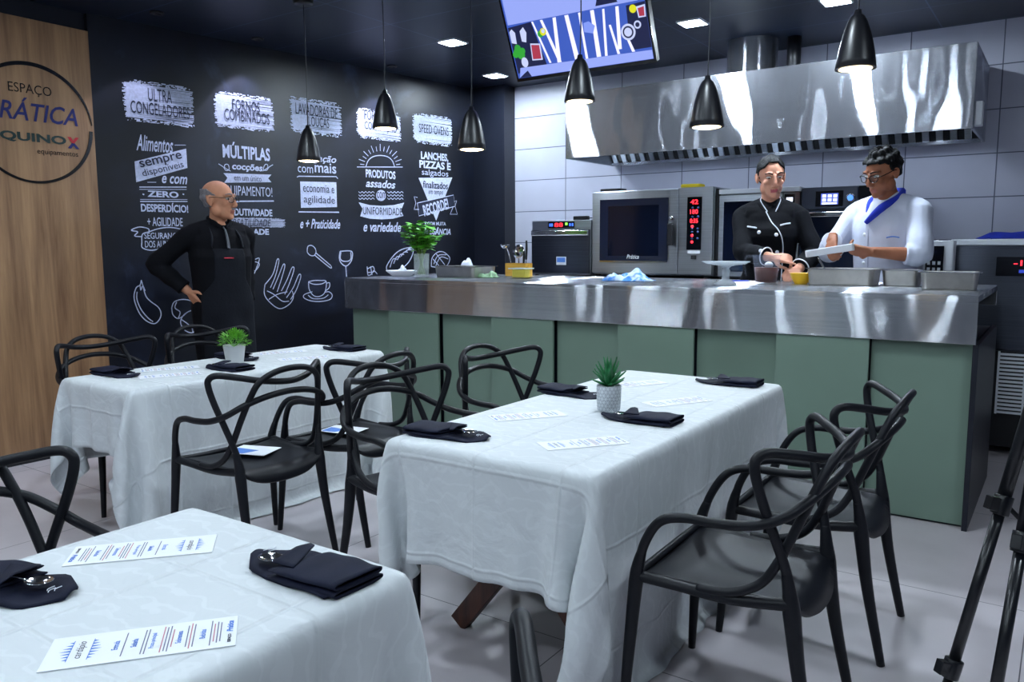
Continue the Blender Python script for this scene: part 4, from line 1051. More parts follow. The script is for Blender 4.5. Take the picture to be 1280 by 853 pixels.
def cloth_mat(name, tint):
    m, nt, b = new_mat(name)
    c = srgb(tint)
    tc = N(nt, 'ShaderNodeTexCoord')
    # woven swirls of the damask: a little glossier and paler than the ground
    wv = N(nt, 'ShaderNodeTexWave', wave_type='RINGS', i_Scale=5.5, i_Distortion=9.0, i_Detail=2.0, i_Detail_Scale=2.2)
    nt.links.new(tc.outputs['UV'], wv.inputs['Vector'])
    pat = ramp(nt, wv.outputs['Fac'], [(0.80, (0, 0, 0, 1)), (0.92, (1, 1, 1, 1))])
    mx = N(nt, 'ShaderNodeMixRGB')
    mx.inputs[1].default_value = c
    mx.inputs[2].default_value = tuple(min(1, k * 1.05) for k in c[:3]) + (1,)
    nt.links.new(pat, mx.inputs[0])
    nt.links.new(mx.outputs[0], b.inputs['Base Color'])
    rg = N(nt, 'ShaderNodeMapRange')
    rg.inputs['To Min'].default_value = 0.62
    rg.inputs['To Max'].default_value = 0.45
    nt.links.new(pat, rg.inputs['Value'])
    nt.links.new(rg.outputs[0], b.inputs['Roughness'])
    b.inputs['Sheen Weight'].default_value = 0.15
    # small creases and the ironed fold lines
    n = N(nt, 'ShaderNodeTexNoise', i_Scale=5.0, i_Detail=4.0, i_Distortion=1.6)
    nt.links.new(tc.outputs['UV'], n.inputs['Vector'])
    b1 = N(nt, 'ShaderNodeBump', i_Strength=0.55, i_Distance=0.02)
    nt.links.new(n.outputs['Fac'], b1.inputs['Height'])
    sp = N(nt, 'ShaderNodeSeparateXYZ')
    nt.links.new(tc.outputs['UV'], sp.inputs[0])
    last = None
    for ax, per in ((0, 0.31), (1, 0.30)):
        a = N(nt, 'ShaderNodeMath', operation='PINGPONG')
        nt.links.new(sp.outputs[ax], a.inputs[0])
        a.inputs[1].default_value = per / 2
        r = N(nt, 'ShaderNodeMapRange', interpolation_type='SMOOTHSTEP')
        r.inputs['From Min'].default_value = 0.0
        r.inputs['From Max'].default_value = 0.009
        r.inputs['To Min'].default_value = 1.0
        r.inputs['To Max'].default_value = 0.0
        nt.links.new(a.outputs[0], r.inputs['Value'])
        if last is None:
            last = r.outputs[0]
        else:
            q = N(nt, 'ShaderNodeMath', operation='MAXIMUM')
            nt.links.new(last, q.inputs[0]); nt.links.new(r.outputs[0], q.inputs[1])
            last = q.outputs[0]
    b2 = N(nt, 'ShaderNodeBump', i_Strength=0.5, i_Distance=0.006)
    nt.links.new(last, b2.inputs['Height'])
    nt.links.new(b1.outputs[0], b2.inputs['Normal'])
    nt.links.new(b2.outputs[0], b.inputs['Normal'])
    return m
M['cloth'] = cloth_mat('white_damask', '#d2d7da')

def drape(x0, x1, y0, y1, ox0, ox1, oy0, oy1, label, lim, seed, steps=260, h=0.031, swirl=0.0):
    """a rectangular cloth let fall over a table: particles on a grid, relaxed step by step"""
    X0, X1, Y0, Y1 = x0 - ox0, x1 + ox1, y0 - oy0, y1 + oy1
    def axis(a, b, c, d):
        # rows of particles fall exactly on the table edges
        seg = [np.linspace(p, q, max(2, int(round((q - p) / h)) + 1)) for p, q in ((a, b), (b, c), (c, d))]
        return np.concatenate([seg[0][:-1], seg[1][:-1], seg[2]])
    ax_, ay_ = axis(X0, x0, x1, X1), axis(Y0, y0, y1, Y1)
    nx, ny = len(ax_), len(ay_)
    gx, gy = np.meshgrid(ax_, ay_, indexing='ij')
    rs = np.random.RandomState(seed)
    top = TZ + 0.006
    P = np.stack([gx, gy, np.full_like(gx, top)], -1)
    uv = P[..., :2].copy()
    R0 = P.copy()
    rest = lambda a, b: np.sqrt(((R0[b] - R0[a]) ** 2).sum(-1, keepdims=True))
    # start with the overhang already bent down to spare steps
    ex = np.maximum(0, np.maximum(x0 - gx, gx - x1))
    ey = np.maximum(0, np.maximum(y0 - gy, gy - y1))
    P[..., 0] = np.clip(gx, x0, x1) + np.sign(gx - (x0 + x1) / 2) * ex * 0.45
    P[..., 1] = np.clip(gy, y0, y1) + np.sign(gy - (y0 + y1) / 2) * ey * 0.45
    P[..., 2] -= 0.80 * np.hypot(ex, ey)
    P[..., 2] = np.maximum(P[..., 2], 0.02)
    P += rs.normal(0, 0.004, P.shape) * (np.hypot(ex, ey) > 0)[..., None]
    V = np.zeros_like(P)
    flat_ = (ex <= 1e-9) & (ey <= 1e-9)
    dt = 1 / 60
    def solve(a, b, L, k, stretch_only=False):
        A, B = P[a], P[b]
        d = B - A
        l = np.sqrt((d * d).sum(-1, keepdims=True)) + 1e-9
        e = (l - L)
        if stretch_only:
            e = np.maximum(e, 0)
        c = d / l * e * (0.5 * k)
        P[a] = A + c
        P[b] = B - c
    S = np.s_
    pairs = []
    for st in (0, 1):
        n = (nx - 1 - st) // 2 + ((nx - 1 - st) % 2)
        for a, b in ((S[st:nx - 1:2, :], S[st + 1:nx:2, :]), (S[:, st:ny - 1:2], S[:, st + 1:ny:2])):
            pairs.append((a, b, rest(a, b), 1.0))
    for st in (0, 1):
        for a, b in ((S[st:nx - 1:2, :-1], S[st + 1:nx:2, 1:]), (S[st:nx - 1:2, 1:], S[st + 1:nx:2, :-1])):
            pairs.append((a, b, rest(a, b), 0.35))
    bend = []
    for st in range(4):
        for ax in (0, 1):
            m_ = nx if ax == 0 else ny
            ia = [i for i in range(m_ - 2) if i % 4 == st]
            if not ia:
                continue
            ia = np.array(ia)
            if ax == 0:
                bend.append((S[ia, :], S[ia + 2, :], rest(S[ia, :], S[ia + 2, :]), 0.07))
            else:
                bend.append((S[:, ia], S[:, ia + 2], rest(S[:, ia], S[:, ia + 2]), 0.07))
    xa, xb, ya, yb = lim
    for it in range(steps):
        V[..., 2] -= 9.8 * dt
        V *= 0.965
        O = P.copy()
        P = P + V * dt
        for k in range(9):
            for a, b, L_, kk in pairs:
                solve(a, b, L_, kk)
            for a, b, L_, kk in bend:
                solve(a, b, L_, kk)
            # what lies on the table stays put; the rest meets the table block
            P[flat_] = R0[flat_]
            inx = np.minimum(P[..., 0] - (x0 - 0.006), (x1 + 0.006) - P[..., 0])
            iny = np.minimum(P[..., 1] - (y0 - 0.006), (y1 + 0.006) - P[..., 1])
            ins = (inx > 0) & (iny > 0) & (P[..., 2] < top)
            dz = top - P[..., 2]
            m_ = np.minimum(inx, iny)
            upm = ins & (dz <= np.maximum(m_, 0.02))
            P[..., 2] = np.where(upm, top, P[..., 2])
            sd = ins & ~upm & (P[..., 2] > TZ - 0.06)
            sx = sd & (inx < iny)
            P[..., 0] = np.where(sx, np.where(P[..., 0] < (x0 + x1) / 2, x0 - 0.006, x1 + 0.006), P[..., 0])
            sy = sd & ~sx
            P[..., 1] = np.where(sy, np.where(P[..., 1] < (y0 + y1) / 2, y0 - 0.006, y1 + 0.006), P[..., 1])
            g_ = 0.45 * max(0.0, 1 - it / (steps * 0.5))
            P[..., 0] = np.clip(P[..., 0], xa - g_, xb + g_)
            P[..., 1] = np.clip(P[..., 1], ya - g_, yb + g_)
            P[..., 2] = np.maximum(P[..., 2], 0.006)
        V = (P - O) / dt
        fl = (P[..., 2] < 0.008)
        V[fl] *= 0.3
        ontop = (P[..., 2] >= top - 0.002)
        V[ontop, 0:2] *= 0.2
        np.clip(V, -3, 3, out=V)
    # soft pleats of the hanging sides
    for d, s_, ax, sg in ((ex, gy, 0, np.sign(gx - (x0 + x1) / 2)), (ey, gx, 1, np.sign(gy - (y0 + y1) / 2))):
        only = (d > 0) & ((ey if ax == 0 else ex) <= 1e-9)
        wv = np.sin(2 * pi * s_ / 0.31 + 1.7 * np.sin(s_ * 5.1 + seed)) * 0.6 + 0.4 * np.sin(2 * pi * s_ / 0.17 + seed * 2 + 3 * d)
        e_ = np.minimum(np.minimum(s_ - (y0 if ax == 0 else x0), (y1 if ax == 0 else x1) - s_) / 0.08, 1.0).clip(0, 1)
        P[..., ax] += only * e_ * sg * 0.013 * np.minimum(1.0, d / 0.35) * (wv - 0.7)
    mb = MB()
    mb.add(P.reshape(-1, 3).tolist(), [(i * ny + j, (i + 1) * ny + j, (i + 1) * ny + j + 1, i * ny + j + 1) for i in range(nx - 1) for j in range(ny - 1)], 0, True)
    me = mb.mesh('tablecloth', M['cloth'])
    ul = me.uv_layers.new(name='UVMap')
    U = (uv.reshape(-1, 2) - np.array([(x0 + x1) / 2, (y0 + y1) / 2]) + np.array([0.02, 0.31]))
    li = np.zeros(len(me.loops), dtype=np.int32)
    me.loops.foreach_get('vertex_index', li)
    ul.data.foreach_set('uv', U[li].ravel())
    o = bpy.data.objects.new('tablecloth', me)
    COL.objects.link(o)
    ss = o.modifiers.new('subdivision', 'SUBSURF'); ss.levels = 1; ss.render_levels = 1
    so = o.modifiers.new('thickness', 'SOLIDIFY'); so.thickness = 0.0015; so.offset = 1
    tag(o, label, 'tablecloth', None)
    return o
CL = ['white damask tablecloth draped over the middle table with the succulent', 'white damask tablecloth draped over the left table with the bushy plant', 'bluish white tablecloth on the foreground table cut by the bottom edge']
OV = [(0.42, 0.70, 0.37, 0.42), (0.40, 0.71, 0.30, 0.40), (0.42, 0.60, 0.40, 0.45)]
LIM = [(-1.85, -1.000, 1.80, 3.70), (-3.995, -3.225, 1.80, 3.58), (-1.75, -0.990, -0.8, 1.24)]
for i, (nm, x0, x1, y0, y1, lb) in enumerate(TABLES):
    table(x0, x1, y0, y1, lb)
    drape(x0, x1, y0, y1, *OV[i], CL[i], LIM[i], 11 + i)
CLOTH_TOP = TZ + 0.0085

# ------------------------------------------------------------------ table settings
CTOP = TZ + 0.0085
def poly_prism(mb, pts, z0, z1, mi=0):
    mb.prism(pts, z0, z1, mi=mi)
NAP = [(-1.175, 0.985, 2, 'dark folded napkin with a shiny spoon near the far right corner of the foreground table'),
       (-1.585, 0.625, 205, 'dark folded napkin cut by the left edge on the foreground table'),
       (-1.235, 2.57, 2, 'dark folded napkin just in front of the succulent pot'),
       (-1.235, 3.48, 5, 'dark folded napkin at the far right corner of the middle table'),
       (-1.66, 2.02, 190, 'dark bundled napkin at the near left corner of the middle table'),
       (-1.69, 2.88, 178, 'dark napkin half behind the succulent pot on the middle table'),
       (-3.82, 2.09, 184, 'dark rolled napkin at the near left corner of the left table'),
       (-3.53, 2.50, 3, 'dark folded napkin just in front of the bushy plant'),
       (-3.80, 2.78, 182, 'dark napkin peeping out behind the bushy plant pot'),
       (-3.60, 3.36, 4, 'dark folded napkin at the far end of the left table, near the counter')]
def make_napkin(label):
    t = thing('napkin', label, 'napkin', (0, 0, 0), 0, 'dark folded napkins')
    mb = MB()
    def base(u, v):
        x = -0.15 + 0.27 * u
        wv = 0.066 * min(1.0, 0.28 + 3.4 * u)
        y = 0.012 * (1 - u) + (2 * v - 1) * wv
        return (x, y, 0.006 + 0.004 * sin(9 * u + 4 * v) + 0.004 * max(0, 1 - 6 * u))
    b = MB(); b.grid(base, 16, 10)
    o = b.build('point', M['napkin'], t)
    so = o.modifiers.new('thickness', 'SOLIDIFY'); so.thickness = 0.005; so.offset = -1
    # two flattened rolls open at the end
    for z0, hh, w, x0, nm in ((0.008, 0.0075, 0.064, -0.035, 'fold'), (0.0225, 0.0085, 0.062, -0.03, 'pocket')):
        mb = MB()
        def roll(u, v, z0=z0, hh=hh, w=w, x0=x0):
            a = 2 * pi * v
            c, s = cos(a), sin(a)
            yy = w * (abs(c) ** 0.55) * (1 if c >= 0 else -1)
            zz = hh * (abs(s) ** 0.75) * (1 if s >= 0 else -1)
            xs = x0 + 0.035 * (yy / w + 1) * 0.5
            x = xs + (0.142 - xs) * u
            sag = 0.55 + 0.45 * min(1, u * 3)
            return (x + 0.004 * yy / w, yy * (1 + 0.05 * sin(5 * u)), z0 + zz * sag - 0.003 * (1 - sag) + 0.0015 * sin(11 * u + yy * 30) * (s > 0))
        mb.grid(roll, 14, 28)
        o = mb.build(nm, M['napkin'], t)
        so = o.modifiers.new('thickness', 'SOLIDIFY'); so.thickness = 0.003; so.offset = -1
    mb = MB()
    def flap(u, v):
        return (-0.03 + 0.05 * u * (1 - v) - 0.012 * v, 0.055 - 0.10 * u - 0.0 * v, 0.033 + 0.007 * v * (1 - abs(2 * u - 0.7)) + 0.0)
    mb.grid(flap, 8, 5)
    o = mb.build('flap', M['napkin'], t)
    so = o.modifiers.new('thickness', 'SOLIDIFY'); so.thickness = 0.003
    mb = MB()
    for k, (x, y) in enumerate(((-0.128, 0.02), (-0.122, 0.028), (-0.115, 0.022))):
        mb.tube([(x, y - 0.012, 0.0165), (x + 0.003, y, 0.0165), (x - 0.001, y + 0.008, 0.0165)], 0.0009, 5)
    mb.build('stitched_mark', M['white_plastic'], t)
    return t
n0 = make_napkin(NAP[0][3])
for i, (x, y, a, lb) in enumerate(NAP):
    if i == 0:
        n0.location = (x, y, CTOP); n0.rotation_euler = (0, 0, radians(a))
    else:
        dup(n0, (x, y, CTOP), radians(a), lb)
def make_spoon(label):
    t = thing('spoon', label, 'spoon', (0, 0, 0), 0, 'spoons tucked in the napkins')
    mb = MB()
    def bowl(u, v):
        a, r = 2 * pi * u, v
        x, y = 0.029 * r * cos(a), 0.021 * r * sin(a) * (1 - 0.12 * cos(a))
        return (x, y, -0.007 * (1 - r * r))
    mb.grid(bowl, 22, 7)
    o = mb.build('bowl', M['chrome'], t)
    so = o.modifiers.new('thickness', 'SOLIDIFY'); so.thickness = 0.0012
    MB().tube([(0.025, 0, 0.0), (0.045, 0.0, 0.003), (0.075, 0.0, 0.0028)], [0.0035, 0.0028, 0.0028], 8, flat=0.6).build('handle', M['chrome'], t)
    return t
SPN = [(0, -0.080, -0.012, 'shiny spoon in the napkin near the far right corner of the foreground table'), (1, -0.072, 0.0, 'spoon in the napkin cut by the left edge of the picture'),
       (2, -0.070, 0.0, 'spoon in the napkin in front of the succulent pot'), (3, -0.072, 0.005, 'spoon in the napkin at the far right corner of the middle table'),
       (4, -0.072, 0.0, 'spoon in the bundled napkin at the near left corner of the middle table'), (7, -0.074, 0.0, 'spoon in the napkin in front of the bushy plant'), (9, -0.074, 0.0, 'spoon in the napkin at the far end of the left table')]
s0 = None
for k, dx, dy, lb in SPN:
    x, y, a, _ = NAP[k]
    a = radians(a)
    loc = (x + dx * cos(a) - dy * sin(a), y + dx * sin(a) + dy * cos(a), CTOP + 0.020)
    if s0 is None:
        s0 = make_spoon(lb)
        s0.location = loc; s0.rotation_euler = (0, 0, a)
    else:
        dup(s0, loc, a, lb)

# menu strips: portrait cards, heading at the local +y end
MENU = [(-1.548, 0.876, 49.4 - 90, 'white menu card at the far left of the foreground table, heading to the right'),
        (-1.175, 0.657, 51.4 + 90, 'white menu card nearest the camera on the foreground table'),
        (-1.612, 2.414, 55 - 90, 'menu card on the left half of the middle table beside the bundled napkin'),
        (-1.238, 2.172, 53 + 90, 'menu card nearest the camera on the middle table'),
        (-1.262, 2.968, 61 + 90, 'menu card behind the succulent napkin on the right half of the middle table'),
        (-1.58, 3.25, 62 - 90, 'menu card on the far left of the middle table, behind the succulent'),
        (-3.59, 2.22, 66 + 90, 'menu card nearest the camera on the left table'),
        (-3.78, 2.34, 64 - 90, 'menu card left of the bushy plant at the far side of the left table'),
        (-3.80, 3.08, 66 - 90, 'menu card behind the bushy plant, far side of the left table'),
        (-3.50, 2.98, 64 + 90, 'menu card right of the bushy plant on the left table')]
def make_menu(label):
    t = thing('menu_card', label, 'menu', (0, 0, 0), 0, 'printed menu cards')
    MB().box((-0.053, -0.14, 0.0), (0.053, 0.14, 0.0012)).build('card', M['paper'], t)
    P = lambda x, y: (x, y, 0.0016)
    mb = MB(); put_text(mb, 'cardápio', -0.027, 0.029, 0.084, 0.099, P, 0, 0.0, 0.35); mb.build('title', M['ink_dark'], t, fix=False)
    mb = MB()
    for sy, y in ((1, 0.106), (-1, 0.077)):
        for k in range(7):
            a = (k - 3) * 0.009
            mb.poly([P(a - 0.0028, y), P(a + 0.0028, y), P(a * 1.05, y + sy * (0.016 - abs(k - 3) * 0.003))])
        mb.poly([P(-0.034, y - 0.0006), P(0.034, y - 0.0006), P(0.034, y + 0.0006), P(-0.034, y + 0.0006)])
    for tx, y, w in (('Entrada', 0.037, 0.030), ('Salada', 0.010, 0.028), ('Prato principal', -0.018, 0.052), ('Sobremesa', -0.056, 0.042), ('Bebidas', -0.092, 0.032)):
        put_text(mb, tx, -w / 2, w / 2, y, y + 0.009, P, 0, 0.02)
    put_text(mb, 'Prática', -0.004, 0.036, -0.134, -0.124, P, 0, 0.04, 0.25)
    mb.build('headings', M['ink_blue'], t, fix=False)
    mb = MB(); put_text(mb, 'ESPAÇO', -0.04, -0.012, -0.133, -0.1265, P, 0, 0.05); mb.build('footer', M['ink_dark'], t, fix=False)
    r = random.Random(5)
    g, rd = MB(), MB()
    for y in (0.029, 0.001, -0.004, -0.027, -0.032, -0.037, -0.042, -0.064, -0.069, -0.074, -0.100, -0.105, -0.110, -0.115):
        w = r.uniform(0.03, 0.045)
        (rd if int(y * 1000) % 3 == 0 else g).poly([P(-w, y - 0.0009), P(w, y - 0.0009), P(w, y + 0.0009), P(-w, y + 0.0009)])
    g.build('small_print', M['ink_grey'], t, fix=False)
    rd.build('red_print', M['ink_red'], t, fix=False)
    return t
m0 = make_menu(MENU[0][3])
for i, (x, y, a, lb) in enumerate(MENU):
    if i == 0:
        m0.location = (x, y, CTOP); m0.rotation_euler = (0, 0, radians(a))
    else:
        dup(m0, (x, y, CTOP), radians(a), lb)
# leaflets lying on two seats of the left table
for x, y, a, lb in ((-3.02, 2.26, 20, 'white and blue leaflet lying on the seat of the near chair of the left table'), (-2.98, 2.78, 12, 'white and blue leaflet on the seat of the second chair of the left table')):
    t = thing('leaflet', lb, 'leaflet', (x, y, 0.4485), radians(a), 'leaflets on the chair seats')
    MB().box((-0.10, -0.075, 0.0), (0.10, 0.075, 0.002)).build('sheet', M['paper'], t)
    mb = MB()
    mb.poly([(-0.09, -0.065, 0.0025), (-0.01, -0.065, 0.0025), (0.03, 0.0, 0.0025), (-0.09, 0.02, 0.0025)])
    mb.build('blue_picture', M['ink_blue'], t, fix=False)

# ------------------------------------------------------------------ plants
def leaf_fn(mb, base, d, L_, w, droop=0.2, fold=0.25, nu=5, up=Vector((0, 0, 1)), mi=0, thick=0.0):
    """one leaf: curved blade from base along d"""
    d = Vector(d).normalized()
    s = d.cross(up)
    s = s.normalized() if s.length > 1e-4 else Vector((1, 0, 0))
    n = s.cross(d)
    vs, fs = [], []
    for i in range(nu + 1):
        t = i / nu
        ww = w * sin(pi * min(1, 0.12 + t * 0.88) ** 0.8) * (1 if i < nu else 0.05)
        c = Vector(base) + d * (L_ * t) - Vector((0, 0, 1)) * (droop * L_ * t * t)
        vs += [c - s * ww + n * (fold * ww), c - n * thick, c + s * ww + n * (fold * ww)]
    for i in range(nu):
        for k in (0, 1):
            a = i * 3 + k
            fs.append((a, a + 1, a + 4, a + 3))
    mb.add(vs, fs, mi, True)
rp = random.Random(21)
# succulent in a pale patterned pot
def pot_mat():
    m, nt, b = new_mat('patterned_concrete')
    tc = N(nt, 'ShaderNodeTexCoord')
    sp = N(nt, 'ShaderNodeSeparateXYZ')
    nt.links.new(tc.outputs['Object'], sp.inputs[0])
    at_ = N(nt, 'ShaderNodeMath', operation='ARCTAN2')
    nt.links.new(sp.outputs[1], at_.inputs[0]); nt.links.new(sp.outputs[0], at_.inputs[1])
    out = None
    for ka, kz in ((0.045, 1.0), (0.045, -1.0), (0.0, 1.15)):
        a = N(nt, 'ShaderNodeMath', operation='MULTIPLY'); a.inputs[1].default_value = ka * (1 if kz > 0 else -1)
        nt.links.new(at_.outputs[0], a.inputs[0])
        z = N(nt, 'ShaderNodeMath', operation='MULTIPLY_ADD'); z.inputs[1].default_value = 0.577 * abs(kz) if ka else 1.15
        nt.links.new(sp.outputs[2], z.inputs[0]); nt.links.new(a.outputs[0], z.inputs[2])
        p = N(nt, 'ShaderNodeMath', operation='PINGPONG'); p.inputs[1].default_value = 0.0075
        nt.links.new(z.outputs[0], p.inputs[0])
        l = N(nt, 'ShaderNodeMath', operation='LESS_THAN'); l.inputs[1].default_value = 0.0009
        nt.links.new(p.outputs[0], l.inputs[0])
        if out is None:
            out = l.outputs[0]
        else:
            q = N(nt, 'ShaderNodeMath', operation='MAXIMUM')
            nt.links.new(out, q.inputs[0]); nt.links.new(l.outputs[0], q.inputs[1])
            out = q.outputs[0]
    mx = N(nt, 'ShaderNodeMixRGB')
    mx.inputs[1].default_value = srgb('#a9afb6'); mx.inputs[2].default_value = srgb('#d9dde2')
    nt.links.new(out, mx.inputs[0]); nt.links.new(mx.outputs[0], b.inputs['Base Color'])
    b.inputs['Roughness'].default_value = 0.7
    return m
pl = thing('potted_succulent', 'green succulent in a pale grey pot with a triangle pattern on the middle table', 'potted plant', (-1.406, 2.66, CTOP))
MB().lathe([(0.0, 0.0), (0.038, 0.0), (0.043, 0.006), (0.046, 0.05), (0.0465, 0.098), (0.045, 0.1), (0.042, 0.098), (0.041, 0.085), (0.0, 0.085)], n=40).build('pot', pot_mat(), pl)
MB().lathe([(0.0, 0.088), (0.041, 0.086)], n=24).build('soil', plain('soil', '#20160f', 0.9, bump=0.5), pl)
mb = MB()
for ring, (n_, el, L_, z) in enumerate(((7, 20, 0.062, 0.095), (7, 42, 0.072, 0.10), (6, 60, 0.082, 0.105), (4, 78, 0.088, 0.11))):
    for k in range(n_):
        a = 2 * pi * (k + 0.5 * (ring % 2)) / n_ + rp.uniform(-0.15, 0.15)
        e = radians(el + rp.uniform(-6, 6))
        leaf_fn(mb, (0.008 * cos(a), 0.008 * sin(a), z), (cos(a) * cos(e), sin(a) * cos(e), sin(e)), L_, 0.0105, -0.12, 0.4, 6, thick=0.002)
mb.tube([(0, 0, 0.085), (0, 0, 0.115)], 0.012, 10)
o = mb.build('leaves', M['leaf_dark'], pl)
so = o.modifiers.new('thickness', 'SOLIDIFY'); so.thickness = 0.003
# bushy plant
pb = thing('potted_bush', 'bright green bushy little plant in a tapered pale pot on the left table', 'potted plant', (-3.68, 2.66, CTOP))
MB().lathe([(0.0, 0.0), (0.042, 0.0), (0.045, 0.004), (0.058, 0.092), (0.0585, 0.098), (0.054, 0.098), (0.052, 0.088), (0.0, 0.088)], n=36).build('pot', plain('pale_pot', '#c3c5c8', 0.6, var=0.05), pb)
mb = MB()
for k in range(420):
    a = rp.uniform(0, 2 * pi)
    e = radians(rp.uniform(-8, 88))
    r = rp.uniform(0.35, 1.0) ** 0.6
    p = Vector((0.082 * r * cos(e) * cos(a), 0.082 * r * cos(e) * sin(a), 0.105 + 0.068 * r * sin(e)))
    d = Vector((cos(a + rp.uniform(-.6, .6)) * cos(e), sin(a + rp.uniform(-.6, .6)) * cos(e), sin(e) + rp.uniform(-0.2, 0.5)))
    leaf_fn(mb, p, d, rp.uniform(0.016, 0.028), 0.0045, 0.1, 0.3, 3)
for k in range(18):
    a = rp.uniform(0, 2 * pi)
    mb.tube([(0, 0, 0.085), (0.05 * cos(a), 0.05 * sin(a), 0.13)], 0.0012, 5)
mb.build('foliage', M['leaf_bush'], pb, fix=False)
# basil in a glass of water on the counter
M['glass_thin'] = plain('thin_glass', (0.75, 0.85, 0.85, 1), 0.05, Alpha=0.22)
vb = thing('basil_vase', 'bunch of fresh basil standing in a clear glass at the left end of the counter', 'herb vase', (-4.14, 4.72, CT))
mb = MB()
mb.lathe([(0.0, 0.0), (0.05, 0.0), (0.056, 0.008), (0.062, 0.17), (0.064, 0.18), (0.060, 0.18), (0.057, 0.10), (0.052, 0.012), (0.0, 0.012)], n=32)
mb.build('vase', M['glass_thin'], vb)
mb = MB()
stems = []
for k in range(16):
    a = rp.uniform(0, 2 * pi); r = rp.uniform(0.05, 0.16)
    tip = Vector((r * cos(a), r * sin(a), rp.uniform(0.27, 0.42)))
    b0 = Vector((0.03 * cos(a + 2.6), 0.03 * sin(a + 2.6), 0.02))
    mid = Vector((0.03 * cos(a), 0.03 * sin(a), 0.19))
    stems.append((b0, mid, tip))
    mb.tube([b0, mid, tip], [0.004, 0.0035, 0.002], 6)
mb.build('stems', plain('basil_stem', '#5f7d2f', 0.5, var=0.2), vb)
mb = MB()
for b0, mid, tip in stems:
    for t in (0.25, 0.4, 0.55, 0.7, 0.82, 0.92, 1.0):
        c = mid + (tip - mid) * t
        for q in range(3):
            a = rp.uniform(0, 2 * pi)
            leaf_fn(mb, c, (cos(a), sin(a), rp.uniform(-0.1, 0.7)), rp.uniform(0.045, 0.075), rp.uniform(0.02, 0.03), 0.3, -0.25, 4)
mb.build('leaves', M['leaf_basil'], vb, fix=False)

# ------------------------------------------------------------------ things on the counter
def gn_pan(name, label, cat, x, y, w, d, h, rotz=0.0, rim=0.016):
    t = thing(name, label, cat, (x, y, CT), rotz)
    def rr(hx, hy, r, n=5):
        P = []
        for cx, cy, a0 in ((hx - r, hy - r, 0), (-hx + r, hy - r, 90), (-hx + r, -hy + r, 180), (hx - r, -hy + r, 270)):
            for k in range(n + 1):
                a = radians(a0 + 90 * k / n)
                P.append((cx + r * cos(a), cy + r * sin(a)))
        return P
    def loft(mb, secs):
        n_ = len(secs[0][0])
        vs, fs = [], []
        for ring, z in secs:
            vs += [(px, py, z) for px, py in ring]
        for i in range(len(secs) - 1):
            for k in range(n_):
                fs.append((i * n_ + k, i * n_ + (k + 1) % n_, (i + 1) * n_ + (k + 1) % n_, (i + 1) * n_ + k))
        fs.append(tuple(range(n_))[::-1])
        fs.append(tuple(range((len(secs) - 1) * n_, len(secs) * n_)))
        mb.add(vs, fs, 0, False)
    hx, hy = w / 2 - rim, d / 2 - rim
    mb = MB()
    loft(mb, [(rr(hx - 0.014, hy - 0.014, 0.02), 0.0), (rr(hx - 0.008, hy - 0.008, 0.024), 0.006), (rr(hx, hy, 0.028), h - 0.003), (rr(hx - 0.003, hy - 0.003, 0.026), h - 0.003), (rr(hx - 0.016, hy - 0.016, 0.02), 0.006)])
    mb.build('body', M['pan'], t)
    mb = MB()
    o_, i_ = rr(hx + rim, hy + rim, 0.03), rr(hx - 0.001, hy - 0.001, 0.026)
    n_ = len(o_)
    vs = [(a, b, z) for z in (h - 0.004, h) for ring in (o_, i_) for a, b in ring]
    fs = []
    for k in range(n_):
        j = (k + 1) % n_
        fs += [(k, j, n_ + j, n_ + k), (2 * n_ + k, 3 * n_ + k, 3 * n_ + j, 2 * n_ + j), (k, 2 * n_ + k, 2 * n_ + j, j), (n_ + k, n_ + j, 3 * n_ + j, 3 * n_ + k)]
    mb.add(vs, fs)
    mb.build('rim', M['chrome'], t)
    return t
gn_pan('roasting_tray', 'shallow steel tray beside the basil at the left of the counter', 'tray', -3.82, 4.86, 0.44, 0.30, 0.085, radians(-4))
gn_pan('gastronorm_pan', 'long steel pan with a spoon in it in front of the man in white', 'pan', -1.09, 4.98, 0.40, 0.26, 0.10)
gn_pan('gastronorm_pan', 'smaller steel pan in the middle of the three pans before the man in white', 'pan', -0.785, 5.03, 0.225, 0.20, 0.095)
gn_pan('gastronorm_pan', 'steel pan nearest the right end of the counter', 'pan', -0.52, 4.80, 0.30, 0.25, 0.095, radians(4))
# spoon standing in the long pan
sp_ = thing('serving_spoon', 'steel serving spoon leaning in the long pan', 'spoon', (-1.19, 4.98, CT + 0.01))
MB().tube([(0.03, 0.03, 0.0), (0.0, 0.01, 0.06), (-0.045, -0.02, 0.15)], [0.005, 0.005, 0.007], 8, flat=0.6).build('handle', M['chrome'], sp_)
MB().ball((0.045, 0.04, 0.002), (0.03, 0.02, 0.007)).build('bowl', M['chrome'], sp_)
